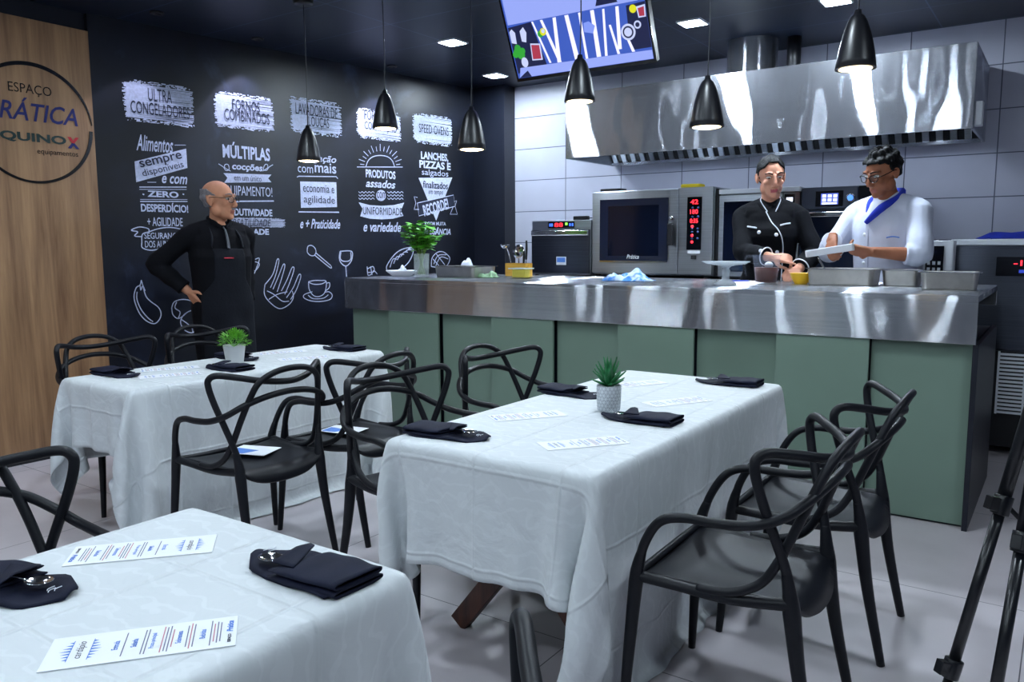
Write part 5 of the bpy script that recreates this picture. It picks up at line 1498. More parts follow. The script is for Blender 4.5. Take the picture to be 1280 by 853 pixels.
# oval plate with a folded white cloth
pt = thing('oval_plate', 'white oval plate near the left end of the counter', 'plate', (-4.37, 4.74, CT))
MB().lathe([(0.0, 0.0), (0.075, 0.0), (0.09, 0.006), (0.135, 0.04), (0.14, 0.046), (0.134, 0.044), (0.09, 0.014), (0.0, 0.010)], n=40, sy=0.75).build('dish', M['ceramic'], pt)
def heap(name, mat, label, cat, c, sx, sy, h, seed, th=0.004):
    r = random.Random(seed)
    ph = [r.uniform(0, 6) for _ in range(6)]
    def fn(u, v):
        x, y = (u - 0.5) * 2, (v - 0.5) * 2
        rr_ = max(abs(x), abs(y))
        e = max(0.0, 1 - rr_ ** 3)
        z = h * e * (0.5 + 0.28 * sin(4 * x + ph[0] + 2 * y) + 0.24 * sin(7 * y + ph[1] - 3 * x) + 0.10 * sin(13 * x + ph[2]))
        wob = 1 + 0.10 * sin(5 * y + ph[3]) + 0.08 * sin(8 * x + ph[4])
        return (c[0] + x * sx * wob, c[1] + y * sy * (1 + 0.10 * sin(6 * x + ph[5])), c[2] + 0.003 + max(0.0, z))
    mb = MB(); mb.grid(fn, 34, 26)
    o = mb.build(name, mat)
    so = o.modifiers.new('thickness', 'SOLIDIFY'); so.thickness = th; so.offset = 1
    return tag(o, label, cat)
heap('dish_cloth', M['white_fabric'], 'crumpled white cloth lying in the oval plate', 'cloth', (-4.36, 4.74, CT + 0.0145), 0.06, 0.042, 0.062, 4)
heap('bread_bag', plain('white_bag', '#c9cee0', 0.4, var=0.1, scale=20), 'crumpled pale bag behind the steel tray at the left of the counter', 'bag', (-4.02, 5.13, CT), 0.12, 0.09, 0.13, 8)
def striped():
    m, nt, b = new_mat('blue_white_cloth')
    n = N(nt, 'ShaderNodeTexNoise', i_Scale=14.0, i_Detail=2.0)
    nt.links.new(coords(nt), n.inputs['Vector'])
    nt.links.new(ramp(nt, n.outputs['Fac'], [(0.44, srgb('#3f86d8')), (0.54, srgb('#cfe0f6'))]), b.inputs['Base Color'])
    b.inputs['Roughness'].default_value = 0.8
    return m
heap('wiping_cloth', striped(), 'blue and white cloth crumpled on the middle of the counter', 'cloth', (-2.42, 4.84, CT), 0.145, 0.10, 0.078, 15)
heap('herb_packet', plain('green_packet', '#7ea07c', 0.5, var=0.5, scale=18), 'flat green packet beside the yellow butter dish', 'packet', (-3.57, 4.82, CT), 0.075, 0.05, 0.045, 23)
bt = thing('butter_dish', 'yellow butter block under a clear lid on the counter', 'butter dish', (-3.30, 4.86, CT))
MB().rbox((-0.07, -0.05, 0.0), (0.07, 0.05, 0.006), 0.012, 3).build('base', M['glass'], bt)
MB().rbox((-0.055, -0.038, 0.0065), (0.055, 0.038, 0.066), 0.006, 3).build('butter', plain('butter', '#cbbd4a', 0.5, var=0.08), bt, bevel=0.004)
MB().rbox((-0.082, -0.058, 0.067), (0.082, 0.058, 0.076), 0.012, 3).build('lid', plain('clear_lid', '#dfe6e0', 0.15, Transmission_Weight=0.5), bt, bevel=0.003)
ub = thing('utensil_box', 'yellow wooden box holding kitchen utensils by the small oven', 'utensil holder', (-3.58, 5.24, CT))
mb = MB()
for a, b in (((-0.095, -0.05, 0), (0.095, -0.042, 0.1)), ((-0.095, 0.042, 0), (0.095, 0.05, 0.1)), ((-0.095, -0.042, 0), (-0.087, 0.042, 0.1)), ((0.087, -0.042, 0), (0.095, 0.042, 0.1)), ((-0.087, -0.042, 0), (0.087, 0.042, 0.006))):
    mb.box(a, b)
mb.build('box', wood('yellow_wood', '#a8771f', '#d7a63e', 'x', 1.5), ub)
ld = thing('ladle', 'steel ladle at the left of the yellow utensil box', 'ladle', (-3.645, 5.24, CT + 0.007))
MB().tube([(0.02, 0, 0.0), (-0.03, 0, 0.16), (-0.055, 0, 0.215)], 0.005, 8).build('handle', M['chrome'], ld)
MB().lathe([(0.0, -0.03), (0.02, -0.026), (0.034, -0.008), (0.037, 0.006), (0.034, 0.006), (0.018, -0.022), (0.0, -0.026)], (-0.062, -0.01, 0.235), 20).build('bowl', M['chrome'], ld)
sk = thing('skimmer', 'round steel skimmer in the middle of the yellow utensil box', 'skimmer', (-3.58, 5.24, CT + 0.007))
MB().tube([(0.0, 0, 0.0), (0.0, 0, 0.13)], 0.005, 8).build('handle', M['chrome'], sk)
MB().lathe([(0.0, -0.012), (0.03, -0.009), (0.052, 0.0), (0.054, 0.004), (0.03, -0.005), (0.0, -0.008)], (0, 0, 0), 24, M=Matrix.Translation((0, 0, 0.185)) @ Matrix.Rotation(radians(80), 4, 'X')).build('disc', M['chrome'], sk)
for dx, hgt, lb in ((0.045, 0.19, 'short black handled knife in the yellow utensil box'), (0.07, 0.27, 'tall black handled utensil at the right of the yellow box')):
    kn = thing('kitchen_utensil', lb, 'utensil', (-3.58 + dx, 5.24, CT + 0.007))
    MB().tube([(0, 0, 0.0), (0.0, 0, hgt * 0.5)], 0.004, 8).build('shank', M['chrome'], kn)
    MB().tube([(0, 0, hgt * 0.45), (0.004, 0, hgt * 0.75), (0.003, 0, hgt)], [0.008, 0.010, 0.008], 10).build('grip', M['black_plastic'], kn)
M['crystal'] = plain('pressed_glass', (0.72, 0.78, 0.84, 1), 0.06, Alpha=0.40)
cs = thing('cake_stand', 'clear glass cake stand on the counter left of the woman', 'cake stand', (-1.68, 4.64, CT))
mb = MB()
mb.lathe([(0.0, 0.0), (0.062, 0.0), (0.066, 0.006), (0.05, 0.022), (0.024, 0.035), (0.02, 0.06), (0.026, 0.085), (0.018, 0.1), (0.03, 0.112), (0.06, 0.118), (0.0, 0.12)], n=28)
mb.build('foot', M['crystal'], cs)
MB().lathe([(0.0, 0.118), (0.06, 0.118), (0.115, 0.124), (0.138, 0.138), (0.142, 0.142), (0.136, 0.142), (0.11, 0.130), (0.0, 0.126)], n=40).build('plate', M['crystal'], cs)
jg = thing('measuring_jug', 'translucent plastic jug of brown sauce in front of the woman', 'jug', (-1.53, 4.93, CT))
M['jug'] = plain('clear_plastic', (0.22, 0.25, 0.34, 1), 0.10, Alpha=0.12)
MB().lathe([(0.0, 0.0), (0.062, 0.0), (0.066, 0.005), (0.085, 0.172), (0.088, 0.176), (0.083, 0.174), (0.063, 0.008), (0.0, 0.006)], n=36).build('body', M['jug'], jg)
MB().tube([(-0.082, 0, 0.165), (-0.125, 0, 0.165), (-0.14, 0, 0.12), (-0.125, 0, 0.045)], [0.011, 0.011, 0.012, 0.010], 10, flat=0.5).build('handle', M['jug'], jg)
MB().lathe([(0.0, 0.008), (0.0605, 0.0085), (0.071, 0.10), (0.0, 0.10)], n=30).build('sauce', plain('brown_sauce', '#5c2d15', 0.3, var=0.1), jg)
MB().ball((0.02, -0.02, 0.115), (0.026, 0.026, 0.02)).build('ladle_tip', M['white_plastic'], jg)
bw_ = thing('yellow_bowl', 'small bright yellow bowl between the jug and the long pan', 'bowl', (-1.335, 4.98, CT))
MB().lathe([(0.0, 0.0), (0.035, 0.0), (0.038, 0.006), (0.058, 0.038), (0.066, 0.066), (0.067, 0.068), (0.063, 0.067), (0.05, 0.034), (0.0, 0.012)], n=32).build('bowl', plain('yellow_plastic', '#e6b414', 0.35), bw_)
MB().lathe([(0.0, 0.055), (0.058, 0.055)], n=28).build('filling', plain('yellow_sauce', '#d9a821', 0.4, var=0.15, scale=40), bw_)
tag(MB().rbox((-1.80, 5.02, CT + 0.0002), (-1.64, 5.16, CT + 0.002), 0.005, 2).build('recipe_sheet', M['paper']), 'pale recipe sheet lying on the counter by the jug', 'paper')
pn = thing('pen', 'blue pen lying on the recipe sheet', 'pen', (-1.74, 5.08, CT + 0.0065), radians(30))
MB().tube([(-0.06, 0, 0), (0.05, 0, 0)], 0.0045, 10).build('barrel', M['blue_cloth'], pn)
MB().tube([(0.05, 0, 0), (0.07, 0, 0)], [0.0045, 0.001], 8).build('tip', M['black_plastic'], pn)

# ------------------------------------------------------------------ tripod at the right edge
tp = thing('tripod', 'black camera tripod of which two legs show at the right edge', 'tripod', (0, 0, 0))
M['tripod'] = plain('tripod_black', '#0e1016', 0.3, var=0.1)
apex = Vector((-0.008, 2.367, 1.24))
feet = [Vector((-0.239, 2.117, 0.0)), Vector((-0.107, 1.978, 0.0)), Vector((0.33, 2.62, 0.0))]
def on(k, t):
    return apex + (feet[k] - apex) * t
for k, cl in ((0, (0.41, 0.745)), (1, (0.46, 0.80)), (2, (0.43, 0.77))):
    d = (feet[k] - apex)
    lg = MB()
    lg.tube([on(k, 0.02), on(k, cl[0])], [0.0165, 0.0165], 12)
    lg.tube([on(k, cl[0]), on(k, cl[1])], [0.0140, 0.0140], 12)
    lg.tube([on(k, cl[1]), on(k, 0.985)], [0.0115, 0.0115], 12)
    lo = lg.build('leg', M['tripod'], tp)
    for c in cl:
        m_ = MB()
        m_.tube([on(k, c - 0.022), on(k, c + 0.016)], [0.0225, 0.0215], 14)
        p = on(k, c)
        R_ = d.to_track_quat('Z', 'Y').to_matrix().to_4x4()
        m_.box((-0.012, 0.012, -0.020), (0.012, 0.042, 0.014), M=Matrix.Translation(p) @ R_)
        m_.build('clamp', M['tripod'], lo, bevel=0.002)
    f_ = MB(); f_.tube([on(k, 0.985), on(k, 1.0)], [0.016, 0.013], 12); f_.build('foot', M['black_plastic'], lo)
col_ = Vector((0.045, 2.39, 0))
MB().tube([(apex.x, apex.y, 0.55), (apex.x, apex.y, 1.36)], 0.014, 12).build('centre_column', M['tripod'], tp)
MB().lathe([(0.0, 1.20), (0.04, 1.20), (0.05, 1.22), (0.05, 1.255), (0.035, 1.27), (0.0, 1.27)], (apex.x, apex.y, 0), 20).build('shoulder', M['tripod'], tp)
MB().rbox((apex.x - 0.03, apex.y - 0.05, 1.36), (apex.x + 0.03, apex.y + 0.05, 1.40), 0.01, 3).build('head', M['tripod'], tp, bevel=0.004)
for k in range(3):
    MB().tube([on(k, 0.40), (apex.x, apex.y, 0.62)], 0.006, 8).build('brace', M['tripod'], tp)
MB().lathe([(0.0, 0.60), (0.022, 0.60), (0.022, 0.64), (0.0, 0.64)], (apex.x, apex.y, 0), 16).build('spreader', M['tripod'], tp)

# ------------------------------------------------------------------ people
def skin_mat(name, col):
    m, nt, b = new_mat(name)
    c = srgb(col)
    n = N(nt, 'ShaderNodeTexNoise', i_Scale=18.0, i_Detail=3.0)
    nt.links.new(coords(nt), n.inputs['Vector'])
    nt.links.new(ramp(nt, n.outputs['Fac'], [(0.3, tuple(x * 0.9 for x in c[:3]) + (1,)), (0.7, tuple(min(1, x * 1.08) for x in c[:3]) + (1,))]), b.inputs['Base Color'])
    b.inputs['Roughness'].default_value = 0.55
    b.inputs['Specular IOR Level'].default_value = 0.3
    b.inputs['Subsurface Weight'].default_value = 0.08
    b.inputs['Subsurface Radius'].default_value = (0.02, 0.008, 0.004)
    return m
def fuse(mb, name, mats, parent, voxel=0.006, smooth=4, pick=None, noise=None):
    """melt overlapping shapes into one continuous surface"""
    tmp = mb.build('tmp', mats, None, fix=False)
    r = tmp.modifiers.new('r', 'REMESH'); r.mode = 'VOXEL'; r.voxel_size = voxel; r.use_smooth_shade = True
    s = tmp.modifiers.new('s', 'SMOOTH'); s.factor = 0.5; s.iterations = smooth
    dg = bpy.context.evaluated_depsgraph_get(); dg.update()
    me = bpy.data.meshes.new_from_object(tmp.evaluated_get(dg))
    bpy.data.objects.remove(tmp, do_unlink=True)
    me.name = name
    me.materials.clear()
    for m in (mats if isinstance(mats, (list, tuple)) else [mats]):
        me.materials.append(m)
    if noise:
        for v in me.vertices:
            v.co = v.co + noise(v.co)
    idx = [pick(p.center) if pick else 0 for p in me.polygons]
    me.polygons.foreach_set('material_index', idx)
    me.polygons.foreach_set('use_smooth', [True] * len(me.polygons))
    me.update()
    o = bpy.data.objects.new(name, me)
    COL.objects.link(o)
    if parent is not None:
        o.parent = parent
    return o
def loft_z(mb, secs, n=28, M=None, power=0.9):
    """stacked rounded sections (z, half width, half depth, x offset, y offset)"""
    vs, fs = [], []
    for z, a, b, ox, oy in secs:
        for k in range(n):
            t = 2 * pi * k / n
            c, s = cos(t), sin(t)
            vs.append((ox + a * abs(c) ** power * (1 if c >= 0 else -1), oy + b * abs(s) ** power * (1 if s >= 0 else -1), z))
    for i in range(len(secs) - 1):
        for k in range(n):
            fs.append((i * n + k, i * n + (k + 1) % n, (i + 1) * n + (k + 1) % n, (i + 1) * n + k))
    fs.append(tuple(range(n))[::-1])
    fs.append(tuple(range((len(secs) - 1) * n, len(secs) * n)))
    mb.add(vs, fs, 0, True, M)
def elbow(S, Wr, a, b, pole):
    S, Wr, pole = Vector(S), Vector(Wr), Vector(pole)
    d = Wr - S
    L_ = min(d.length, (a + b) * 0.999)
    u = d.normalized()
    x = (a * a - b * b + L_ * L_) / (2 * L_)
    h = math.sqrt(max(0, a * a - x * x))
    p = pole - u * pole.dot(u)
    return S + u * x + p.normalized() * h
def hand(mb, wr, d, n, side, curl=(0.5, 0.5, 0.55, 0.6), thumb=0.5, sc=1.0, spread=0.10, straight=()):
    """palm with four unequal fingers and a thumb; d along the hand, n out of the palm, side towards the thumb"""
    wr, d, n = Vector(wr), Vector(d).normalized(), Vector(n)
    n = (n - d * n.dot(d)).normalized()
    t = d.cross(n).normalized() * side
    pl = 0.088 * sc
    for k, w in ((-1.5, 0.0), (-0.5, 0), (0.5, 0), (1.5, 0)):
        a = wr + t * (k * 0.010 * sc)
        b = wr + d * pl + t * (k * 0.019 * sc)
        mb.tube([a, (a + b) / 2 + n * -0.004 * sc, b], [0.015 * sc, 0.0145 * sc, 0.0115 * sc], 10)
    mb.tube([wr - d * 0.03 * sc, wr + d * 0.02 * sc], [0.026 * sc, 0.024 * sc], 12, flat=0.8)
    for i, (k, L_) in enumerate(((1.5, 0.072), (0.5, 0.080), (-0.5, 0.075), (-1.5, 0.058))):
        p = wr + d * pl + t * (k * 0.0195 * sc)
        dirv = (d + t * (k * spread * 0.5)).normalized()
        c = 0.08 if i in straight else curl[i]
        pts, rad = [p - d * 0.01 * sc, p], [0.0105 * sc, 0.0102 * sc]
        ang = 0.0
        for j, (f, r) in enumerate(((0.45, 0.0092), (0.30, 0.0085), (0.25, 0.0072))):
            ang += c * (0.9, 1.1, 0.7)[j]
            v = dirv * cos(ang) + n * sin(ang)
            p = p + v * (L_ * f * sc)
            pts.append(p)
            rad.append(r * sc)
        mb.tube(pts, rad, 10, sub=3)
    p0 = wr + d * 0.022 * sc + t * 0.022 * sc
    p1 = p0 + (d * 0.65 + t * 0.75 + n * 0.25).normalized() * 0.040 * sc
    p2 = p1 + (d * 0.85 + t * (0.45 - thumb * 0.7) + n * (0.3 + 0.5 * thumb)).normalized() * 0.032 * sc
    p3 = p2 + (d * 0.9 + t * (0.2 - thumb * 0.8) + n * (0.25 + 0.4 * thumb)).normalized() * 0.026 * sc
    mb.tube([p0 - d * 0.012 * sc, p0, p1, p2, p3], [0.014 * sc, 0.015 * sc, 0.012 * sc, 0.0105 * sc, 0.008 * sc], 10, sub=3)
def head_shapes(mb, Mh, female=False, jowl=0.0):
    f = 0.93 if female else 1.0
    mb.ball((0, -0.018, 0.030), (0.077, 0.098, 0.088), 28, 18, M=Mh)
    mb.ball((0, 0.028, -0.030), (0.062 * f, 0.066, 0.078), 24, 16, M=Mh)
    mb.ball((0, 0.050, -0.078), (0.040 * f + jowl, 0.042, 0.036), 20, 12, M=Mh)
    mb.ball((0, 0.078, -0.098), (0.024 * f, 0.019, 0.018), 16, 10, M=Mh)
    for s in (-1, 1):
        mb.ball((s * 0.050 * f, 0.012, -0.062), (0.020 + jowl, 0.035, 0.036), 14, 10, M=Mh)
        mb.ball((s * 0.038, 0.066, -0.022), (0.024, 0.022, 0.020), 14, 10, M=Mh)
        mb.ball((s * 0.079, -0.008, -0.008), (0.0085, 0.019, 0.032), 14, 12, M=Mh)
        mb.tube([(s * 0.079, -0.010, 0.022), (s * 0.087, -0.022, 0.014), (s * 0.087, -0.024, -0.008), (s * 0.079, -0.008, -0.036)], 0.006, 8, M=Mh)
        mb.ball((s * 0.0125, 0.103, -0.034), (0.009, 0.010, 0.008), 10, 8, M=Mh)
        mb.tube([(s * 0.014, 0.087, 0.032), (s * 0.034, 0.086, 0.036), (s * 0.056, 0.066, 0.028)], [0.010, 0.010, 0.007], 8, M=Mh)
    mb.tube([(0, 0.086, 0.026), (0, 0.099, 0.002), (0, 0.112, -0.022), (0, 0.108, -0.034)], [0.010, 0.0105, 0.0125, 0.010], 12, M=Mh)
    mb.tube([(-0.024, 0.084, -0.064), (-0.010, 0.095, -0.0605), (0.010, 0.095, -0.0605), (0.024, 0.084, -0.064)], [0.004, 0.0068, 0.0068, 0.004], 8, M=Mh)
    mb.tube([(-0.022, 0.084, -0.068), (0.0, 0.095, -0.073), (0.022, 0.084, -0.068)], [0.004, 0.0075, 0.004], 8, M=Mh)
M['eye_white'] = plain('eye_white', '#d9d6d2', 0.2)
M['iris'] = plain('dark_iris', '#1d120c', 0.15)
def face_parts(body, Mh, brow_mat, look_down=0.0, brow=True):
    for s in (-1, 1):
        e = MB().ball((s * 0.032, 0.0765, 0.012), (0.0150, 0.0115, 0.0085 - 0.003 * look_down), 16, 12, M=Mh).build('eye', M['eye_white'], body)
        MB().ball((s * 0.032, 0.0855, 0.0105 - 0.003 * look_down), (0.0058, 0.0035, 0.0058 - 0.0025 * look_down), 12, 8, M=Mh).build('iris', M['iris'], e)
        if brow:
            MB().tube([(s * 0.013, 0.0955, 0.033), (s * 0.034, 0.0945, 0.040), (s * 0.055, 0.0755, 0.034)], [0.0045, 0.005, 0.003], 8, M=Mh, flat=0.6).build('eyebrow', brow_mat, body)
def glasses(body, Mh, mat, lens=True):
    g = MB()
    for s in (-1, 1):
        ring = [(s * 0.034 + 0.025 * cos(a) * (1 if abs(cos(a)) < 0.9 else 0.97), 0.107 - 0.010 * abs(cos(a) * s) * (0.5 + 0.5 * s * cos(a)), 0.006 + 0.019 * sin(a)) for a in [2 * pi * k / 20 for k in range(20)]]
        g.tube(ring, 0.0021, 6, closed=True, sub=2, M=Mh)
        g.tube([(s * 0.059, 0.098, 0.014), (s * 0.078, 0.075, 0.014), (s * 0.086, 0.0, 0.014), (s * 0.084, -0.03, -0.002)], 0.0022, 6, M=Mh)
    g.tube([(-0.010, 0.108, 0.010), (0, 0.112, 0.014), (0.010, 0.108, 0.010)], 0.002, 6, M=Mh)
    o = g.build('glasses', mat, body)
    if lens:
        for s in (-1, 1):
            l = MB(); l.poly([(s * 0.034 + 0.024 * cos(a), 0.1045, 0.006 + 0.018 * sin(a)) for a in [2 * pi * k / 18 for k in range(18)]], M=Mh)
            l.build('lens', M['lens'], o)
M['lens'] = plain('spectacle_lens', (0.9, 0.94, 1, 1), 0.03, Transmission_Weight=0.95, IOR=1.05)
def hair_cap(body, Mh, mat, rule, r=(0.084, 0.106, 0.096), c=(0, -0.020, 0.034), lump=0.004, seed=1, thick=0.012, name='hair', extra=None):
    rr = random.Random(seed)
    ph = [rr.uniform(0, 6) for _ in range(4)]
    mb = MB()
    n_, m_ = 96, 64
    vs = []
    for j in range(m_ + 1):
        a = pi * j / m_
        for k in range(n_):
            t = 2 * pi * k / n_
            w = 1 + lump / 0.09 * (sin(9 * t + ph[0] + 4 * a) * 0.6 + sin(17 * t - 6 * a + ph[1]) * 0.5 + sin(11 * a + ph[2]))
            vs.append((c[0] + r[0] * w * sin(a) * cos(t), c[1] + r[1] * w * sin(a) * sin(t), c[2] + r[2] * w * cos(a)))
    fs = []
    for j in range(m_):
        for k in range(n_):
            q = (j * n_ + k, (j + 1) * n_ + k, (j + 1) * n_ + (k + 1) % n_, j * n_ + (k + 1) % n_)
            cc = [sum(vs[i][d] for i in q) / 4 for d in range(3)]
            if rule(*cc):
                fs.append(q)
    mb.add(vs, fs, 0, True, Mh)
    if extra:
        extra(mb)
    o = mb.build(name, mat, body)
    bm = bmesh.new(); bm.from_mesh(o.data)
    bmesh.ops.delete(bm, geom=[v for v in bm.verts if not v.link_faces], context='VERTS')
    bm.to_mesh(o.data); bm.free()
    so = o.modifiers.new('thickness', 'SOLIDIFY'); so.thickness = thick; so.offset = -1
    return o
def sleeve(mb, S, E, Wc, r0, r1, r2, wr=0.004, seed=0):
    """sleeve from shoulder over the elbow to the cuff with gathered folds"""
    S, E, Wc = Vector(S), Vector(E), Vector(Wc)
    pts, rad = [], []
    for i in range(9):
        t = i / 8
        pts.append(S + (E - S) * t); rad.append(r0 + (r1 - r0) * t + wr * sin(9 * t + seed))
    for i in range(1, 8):
        t = i / 7
        pts.append(E + (Wc - E) * t); rad.append(r1 + (r2 - r1) * t + wr * sin(13 * t + seed + 1))
    mb.tube(pts, rad, 14, sub=2)

def person(name, label, loc, facing, sc, skin, lips, torso, coat_torso, coat_mat, SH, WR, poles, hands, head_c, head_rot, hip_w, trousers, shoes, female=False, jowl=0.0, cuff=(1.0, 1.0), coat_r=(0.068, 0.058, 0.045), head_sc=1.0, coat_name='jacket', arm_r=1.0, up_len=(0.285, 0.255)):
    S_ = Matrix.Scale(sc, 4)
    Mh = Matrix.Translation(Vector(head_c) * sc) @ Matrix.Rotation(radians(head_rot[0]), 4, 'Z') @ Matrix.Rotation(radians(head_rot[1]), 4, 'X') @ Matrix.Rotation(radians(head_rot[2]), 4, 'Y') @ Matrix.Scale(sc * head_sc, 4)
    V = lambda p: Vector(p) * sc
    mb = MB()
    loft_z(mb, torso, M=S_)
    nb, hc = Vector((0, torso[-1][4], 1.46)), Vector(head_c)
    mb.tube([V(nb - Vector((0, 0, 0.05))), V(nb), V(hc + Vector((0, -0.022, -0.05)))], [0.066 * sc, 0.058 * sc, 0.053 * sc], 16)
    for q in (0, 1):
        mb.tube([V((0, torso[-1][4], 1.475)), V(Vector((0, 0, 1.465)).lerp(Vector(SH[q]), 0.55)), V(SH[q])], [0.055 * sc, 0.054 * sc, 0.050 * sc], 14)
    head_shapes(mb, Mh, female, jowl)
    EL = []
    for i in (0, 1):
        e = elbow(SH[i], WR[i], *up_len, poles[i])
        EL.append(e)
        mb.tube([V(SH[i]), V(Vector(SH[i]).lerp(e, 0.5)), V(e), V(e.lerp(Vector(WR[i]), 0.35)), V(WR[i])], [0.050 * sc * arm_r, 0.046 * sc * arm_r, 0.039 * sc * arm_r, 0.039 * sc * arm_r, 0.027 * sc], 14)
        hand(mb, V(WR[i]), *hands[i][0:3], sc=sc * (0.92 if female else 1.0), **hands[i][3])
    for s in (-1, 1):
        hp, kn, an = Vector((s * hip_w, 0, 0.90)), Vector((s * (hip_w + 0.01), 0.02, 0.49)), Vector((s * (hip_w + 0.015), -0.01, 0.08))
        mb.tube([V(hp), V(hp.lerp(kn, 0.5)), V(kn), V(kn.lerp(an, 0.35)), V(an)], [0.088 * sc, 0.076 * sc, 0.056 * sc, 0.055 * sc, 0.038 * sc], 16)
        mb.tube([V((an.x, -0.04, 0.045)), V((an.x, 0.05, 0.045)), V((an.x + s * 0.01, 0.15, 0.028))], [0.042 * sc, 0.042 * sc, 0.03 * sc], 12)
    iv = Mh.inverted()
    def pick(c):
        p = iv @ c
        return 1 if (abs(p.x) < 0.021 and p.y > 0.084 and -0.077 < p.z < -0.057) else 0
    body = fuse(mb, name, [skin, lips], None, 0.0055 * sc, 3, pick)
    body.location = loc
    body.rotation_euler = (0, 0, radians(facing - 90))
    tag(body, label, 'person')
    # trousers and shoes
    tr = MB()
    loft_z(tr, [(0.84, hip_w + 0.09, 0.115, 0, 0), (0.92, hip_w + 0.095, 0.125, 0, 0), (1.02, hip_w + 0.075, 0.12, 0, 0)], M=S_)
    for s in (-1, 1):
        hp, kn, an = Vector((s * hip_w, 0, 0.90)), Vector((s * (hip_w + 0.01), 0.02, 0.49)), Vector((s * (hip_w + 0.015), -0.01, 0.09))
        tr.tube([V(hp), V(hp.lerp(kn, 0.5)), V(kn), V(kn.lerp(an, 0.4)), V(an)], [0.103 * sc, 0.09 * sc, 0.073 * sc, 0.07 * sc, 0.066 * sc], 16)
    fuse(tr, 'trousers', trousers, body, 0.009 * sc, 4)
    for s in (-1, 1):
        ax = s * (hip_w + 0.015)
        sh = MB()
        sh.tube([V((ax, -0.06, 0.050)), V((ax, 0.05, 0.048)), V((ax + s * 0.01, 0.17, 0.034))], [0.050 * sc, 0.050 * sc, 0.036 * sc], 14)
        sh.box(tuple(V((ax - 0.045, -0.10, 0.001))), tuple(V((ax + 0.045, 0.20, 0.02))))
        fuse(sh, 'shoe', shoes, body, 0.008 * sc, 3)
    # coat
    ct = MB()
    loft_z(ct, coat_torso, M=S_)
    for i in (0, 1):
        Wc = EL[i].lerp(Vector(WR[i]), cuff[i])
        ct.ball(tuple(V(Vector(SH[i]) + Vector((0, 0, -0.004)))), (coat_r[0] * 0.98 * sc, coat_r[0] * sc, coat_r[0] * 0.93 * sc), 16, 12)
        ct.tube([V((0, -0.012, 1.470)), V(Vector((0, -0.004, 1.462)).lerp(Vector(SH[i]), 0.5)), V(SH[i])], [0.064 * sc, 0.068 * sc, coat_r[0] * 0.95 * sc], 16)
        ct.tube([V((0, 0.02, 1.40)), V(Vector((0, 0.02, 1.40)).lerp(Vector(SH[i]), 0.8))], [0.085 * sc, 0.075 * sc], 16)
        sleeve(ct, V(SH[i]), V(EL[i]), V(Wc), coat_r[0] * sc, coat_r[1] * sc, coat_r[2] * sc, 0.003 * sc, i)
    coat = fuse(ct, coat_name, coat_mat, body, 0.006 * sc, 9)
    return body, coat, Mh, EL, sc
def on_front(coat, sc, x, z, lift=0.004, side=1):
    """point on the front surface of a garment at local x, z"""
    hit, p, n_, _ = coat.ray_cast(Vector((x * sc, 1.0 * side, z * sc)), Vector((0, -side, 0)))
    return (p + n_ * lift) if hit else Vector((x * sc, 0.13 * sc, z * sc))
def button(parent, coat, sc, x, z, r, mat):
    p = on_front(coat, sc, x, z, 0.0)
    MB().ball(tuple(p), (r, r * 0.5, r), 12, 8).build('button', mat, parent)
def strip(parent, coat, sc, pts, r, mat, name):
    MB().tube([on_front(coat, sc, x, z, r * 0.6) for x, z in pts], r, 8, flat=0.9).build(name, mat, parent)

SKIN_M = skin_mat('skin_fair', '#c48a6c')
SKIN_C = skin_mat('skin_tan', '#9a6248')
SKIN_W = skin_mat('skin_light', '#d0957c')
LIP = plain('lip', '#9a5a4c', 0.45)
LIP_W = plain('lip_rose', '#b04a52', 0.35)
BLACK_F = plain('black_fabric', '#0b0c12', 0.85, var=0.2, scale=10, bump=0.25, bscale=22, spec=0.15)
APRON_F = plain('charcoal_apron', '#191b22', 0.9, var=0.15, scale=8, bump=0.2, bscale=60, spec=0.15)
HAIR_B = plain('black_hair', '#07070b', 0.6, var=0.3, scale=40, bump=0.5, bscale=90, spec=0.2)
HAIR_G = plain('grey_hair', '#77757a', 0.6, var=0.25, scale=60, bump=0.5, bscale=150)
WHITE_C = plain('chef_white', '#c6cbdd', 0.8, var=0.04, scale=7, bump=0.5, bscale=13)
TOR = [(0.84, 0.155, 0.105, 0, 0), (0.93, 0.165, 0.115, 0, 0), (1.06, 0.150, 0.108, 0, 0), (1.20, 0.160, 0.114, 0, 0), (1.27, 0.168, 0.117, 0, 0), (1.32, 0.172, 0.114, 0, 0), (1.36, 0.172, 0.108, 0, -0.002), (1.40, 0.165, 0.098, 0, -0.005), (1.45, 0.115, 0.075, 0, -0.01), (1.49, 0.065, 0.058, 0, -0.012)]
def coat_of(t, d, z0, z1, flare=0.0):
    out = []
    for z, a, b, ox, oy in t:
        if z0 <= z <= z1:
            out.append((z, a + d + flare * max(0, 1.06 - z), b + d + flare * max(0, 1.06 - z), ox, oy))
    return out

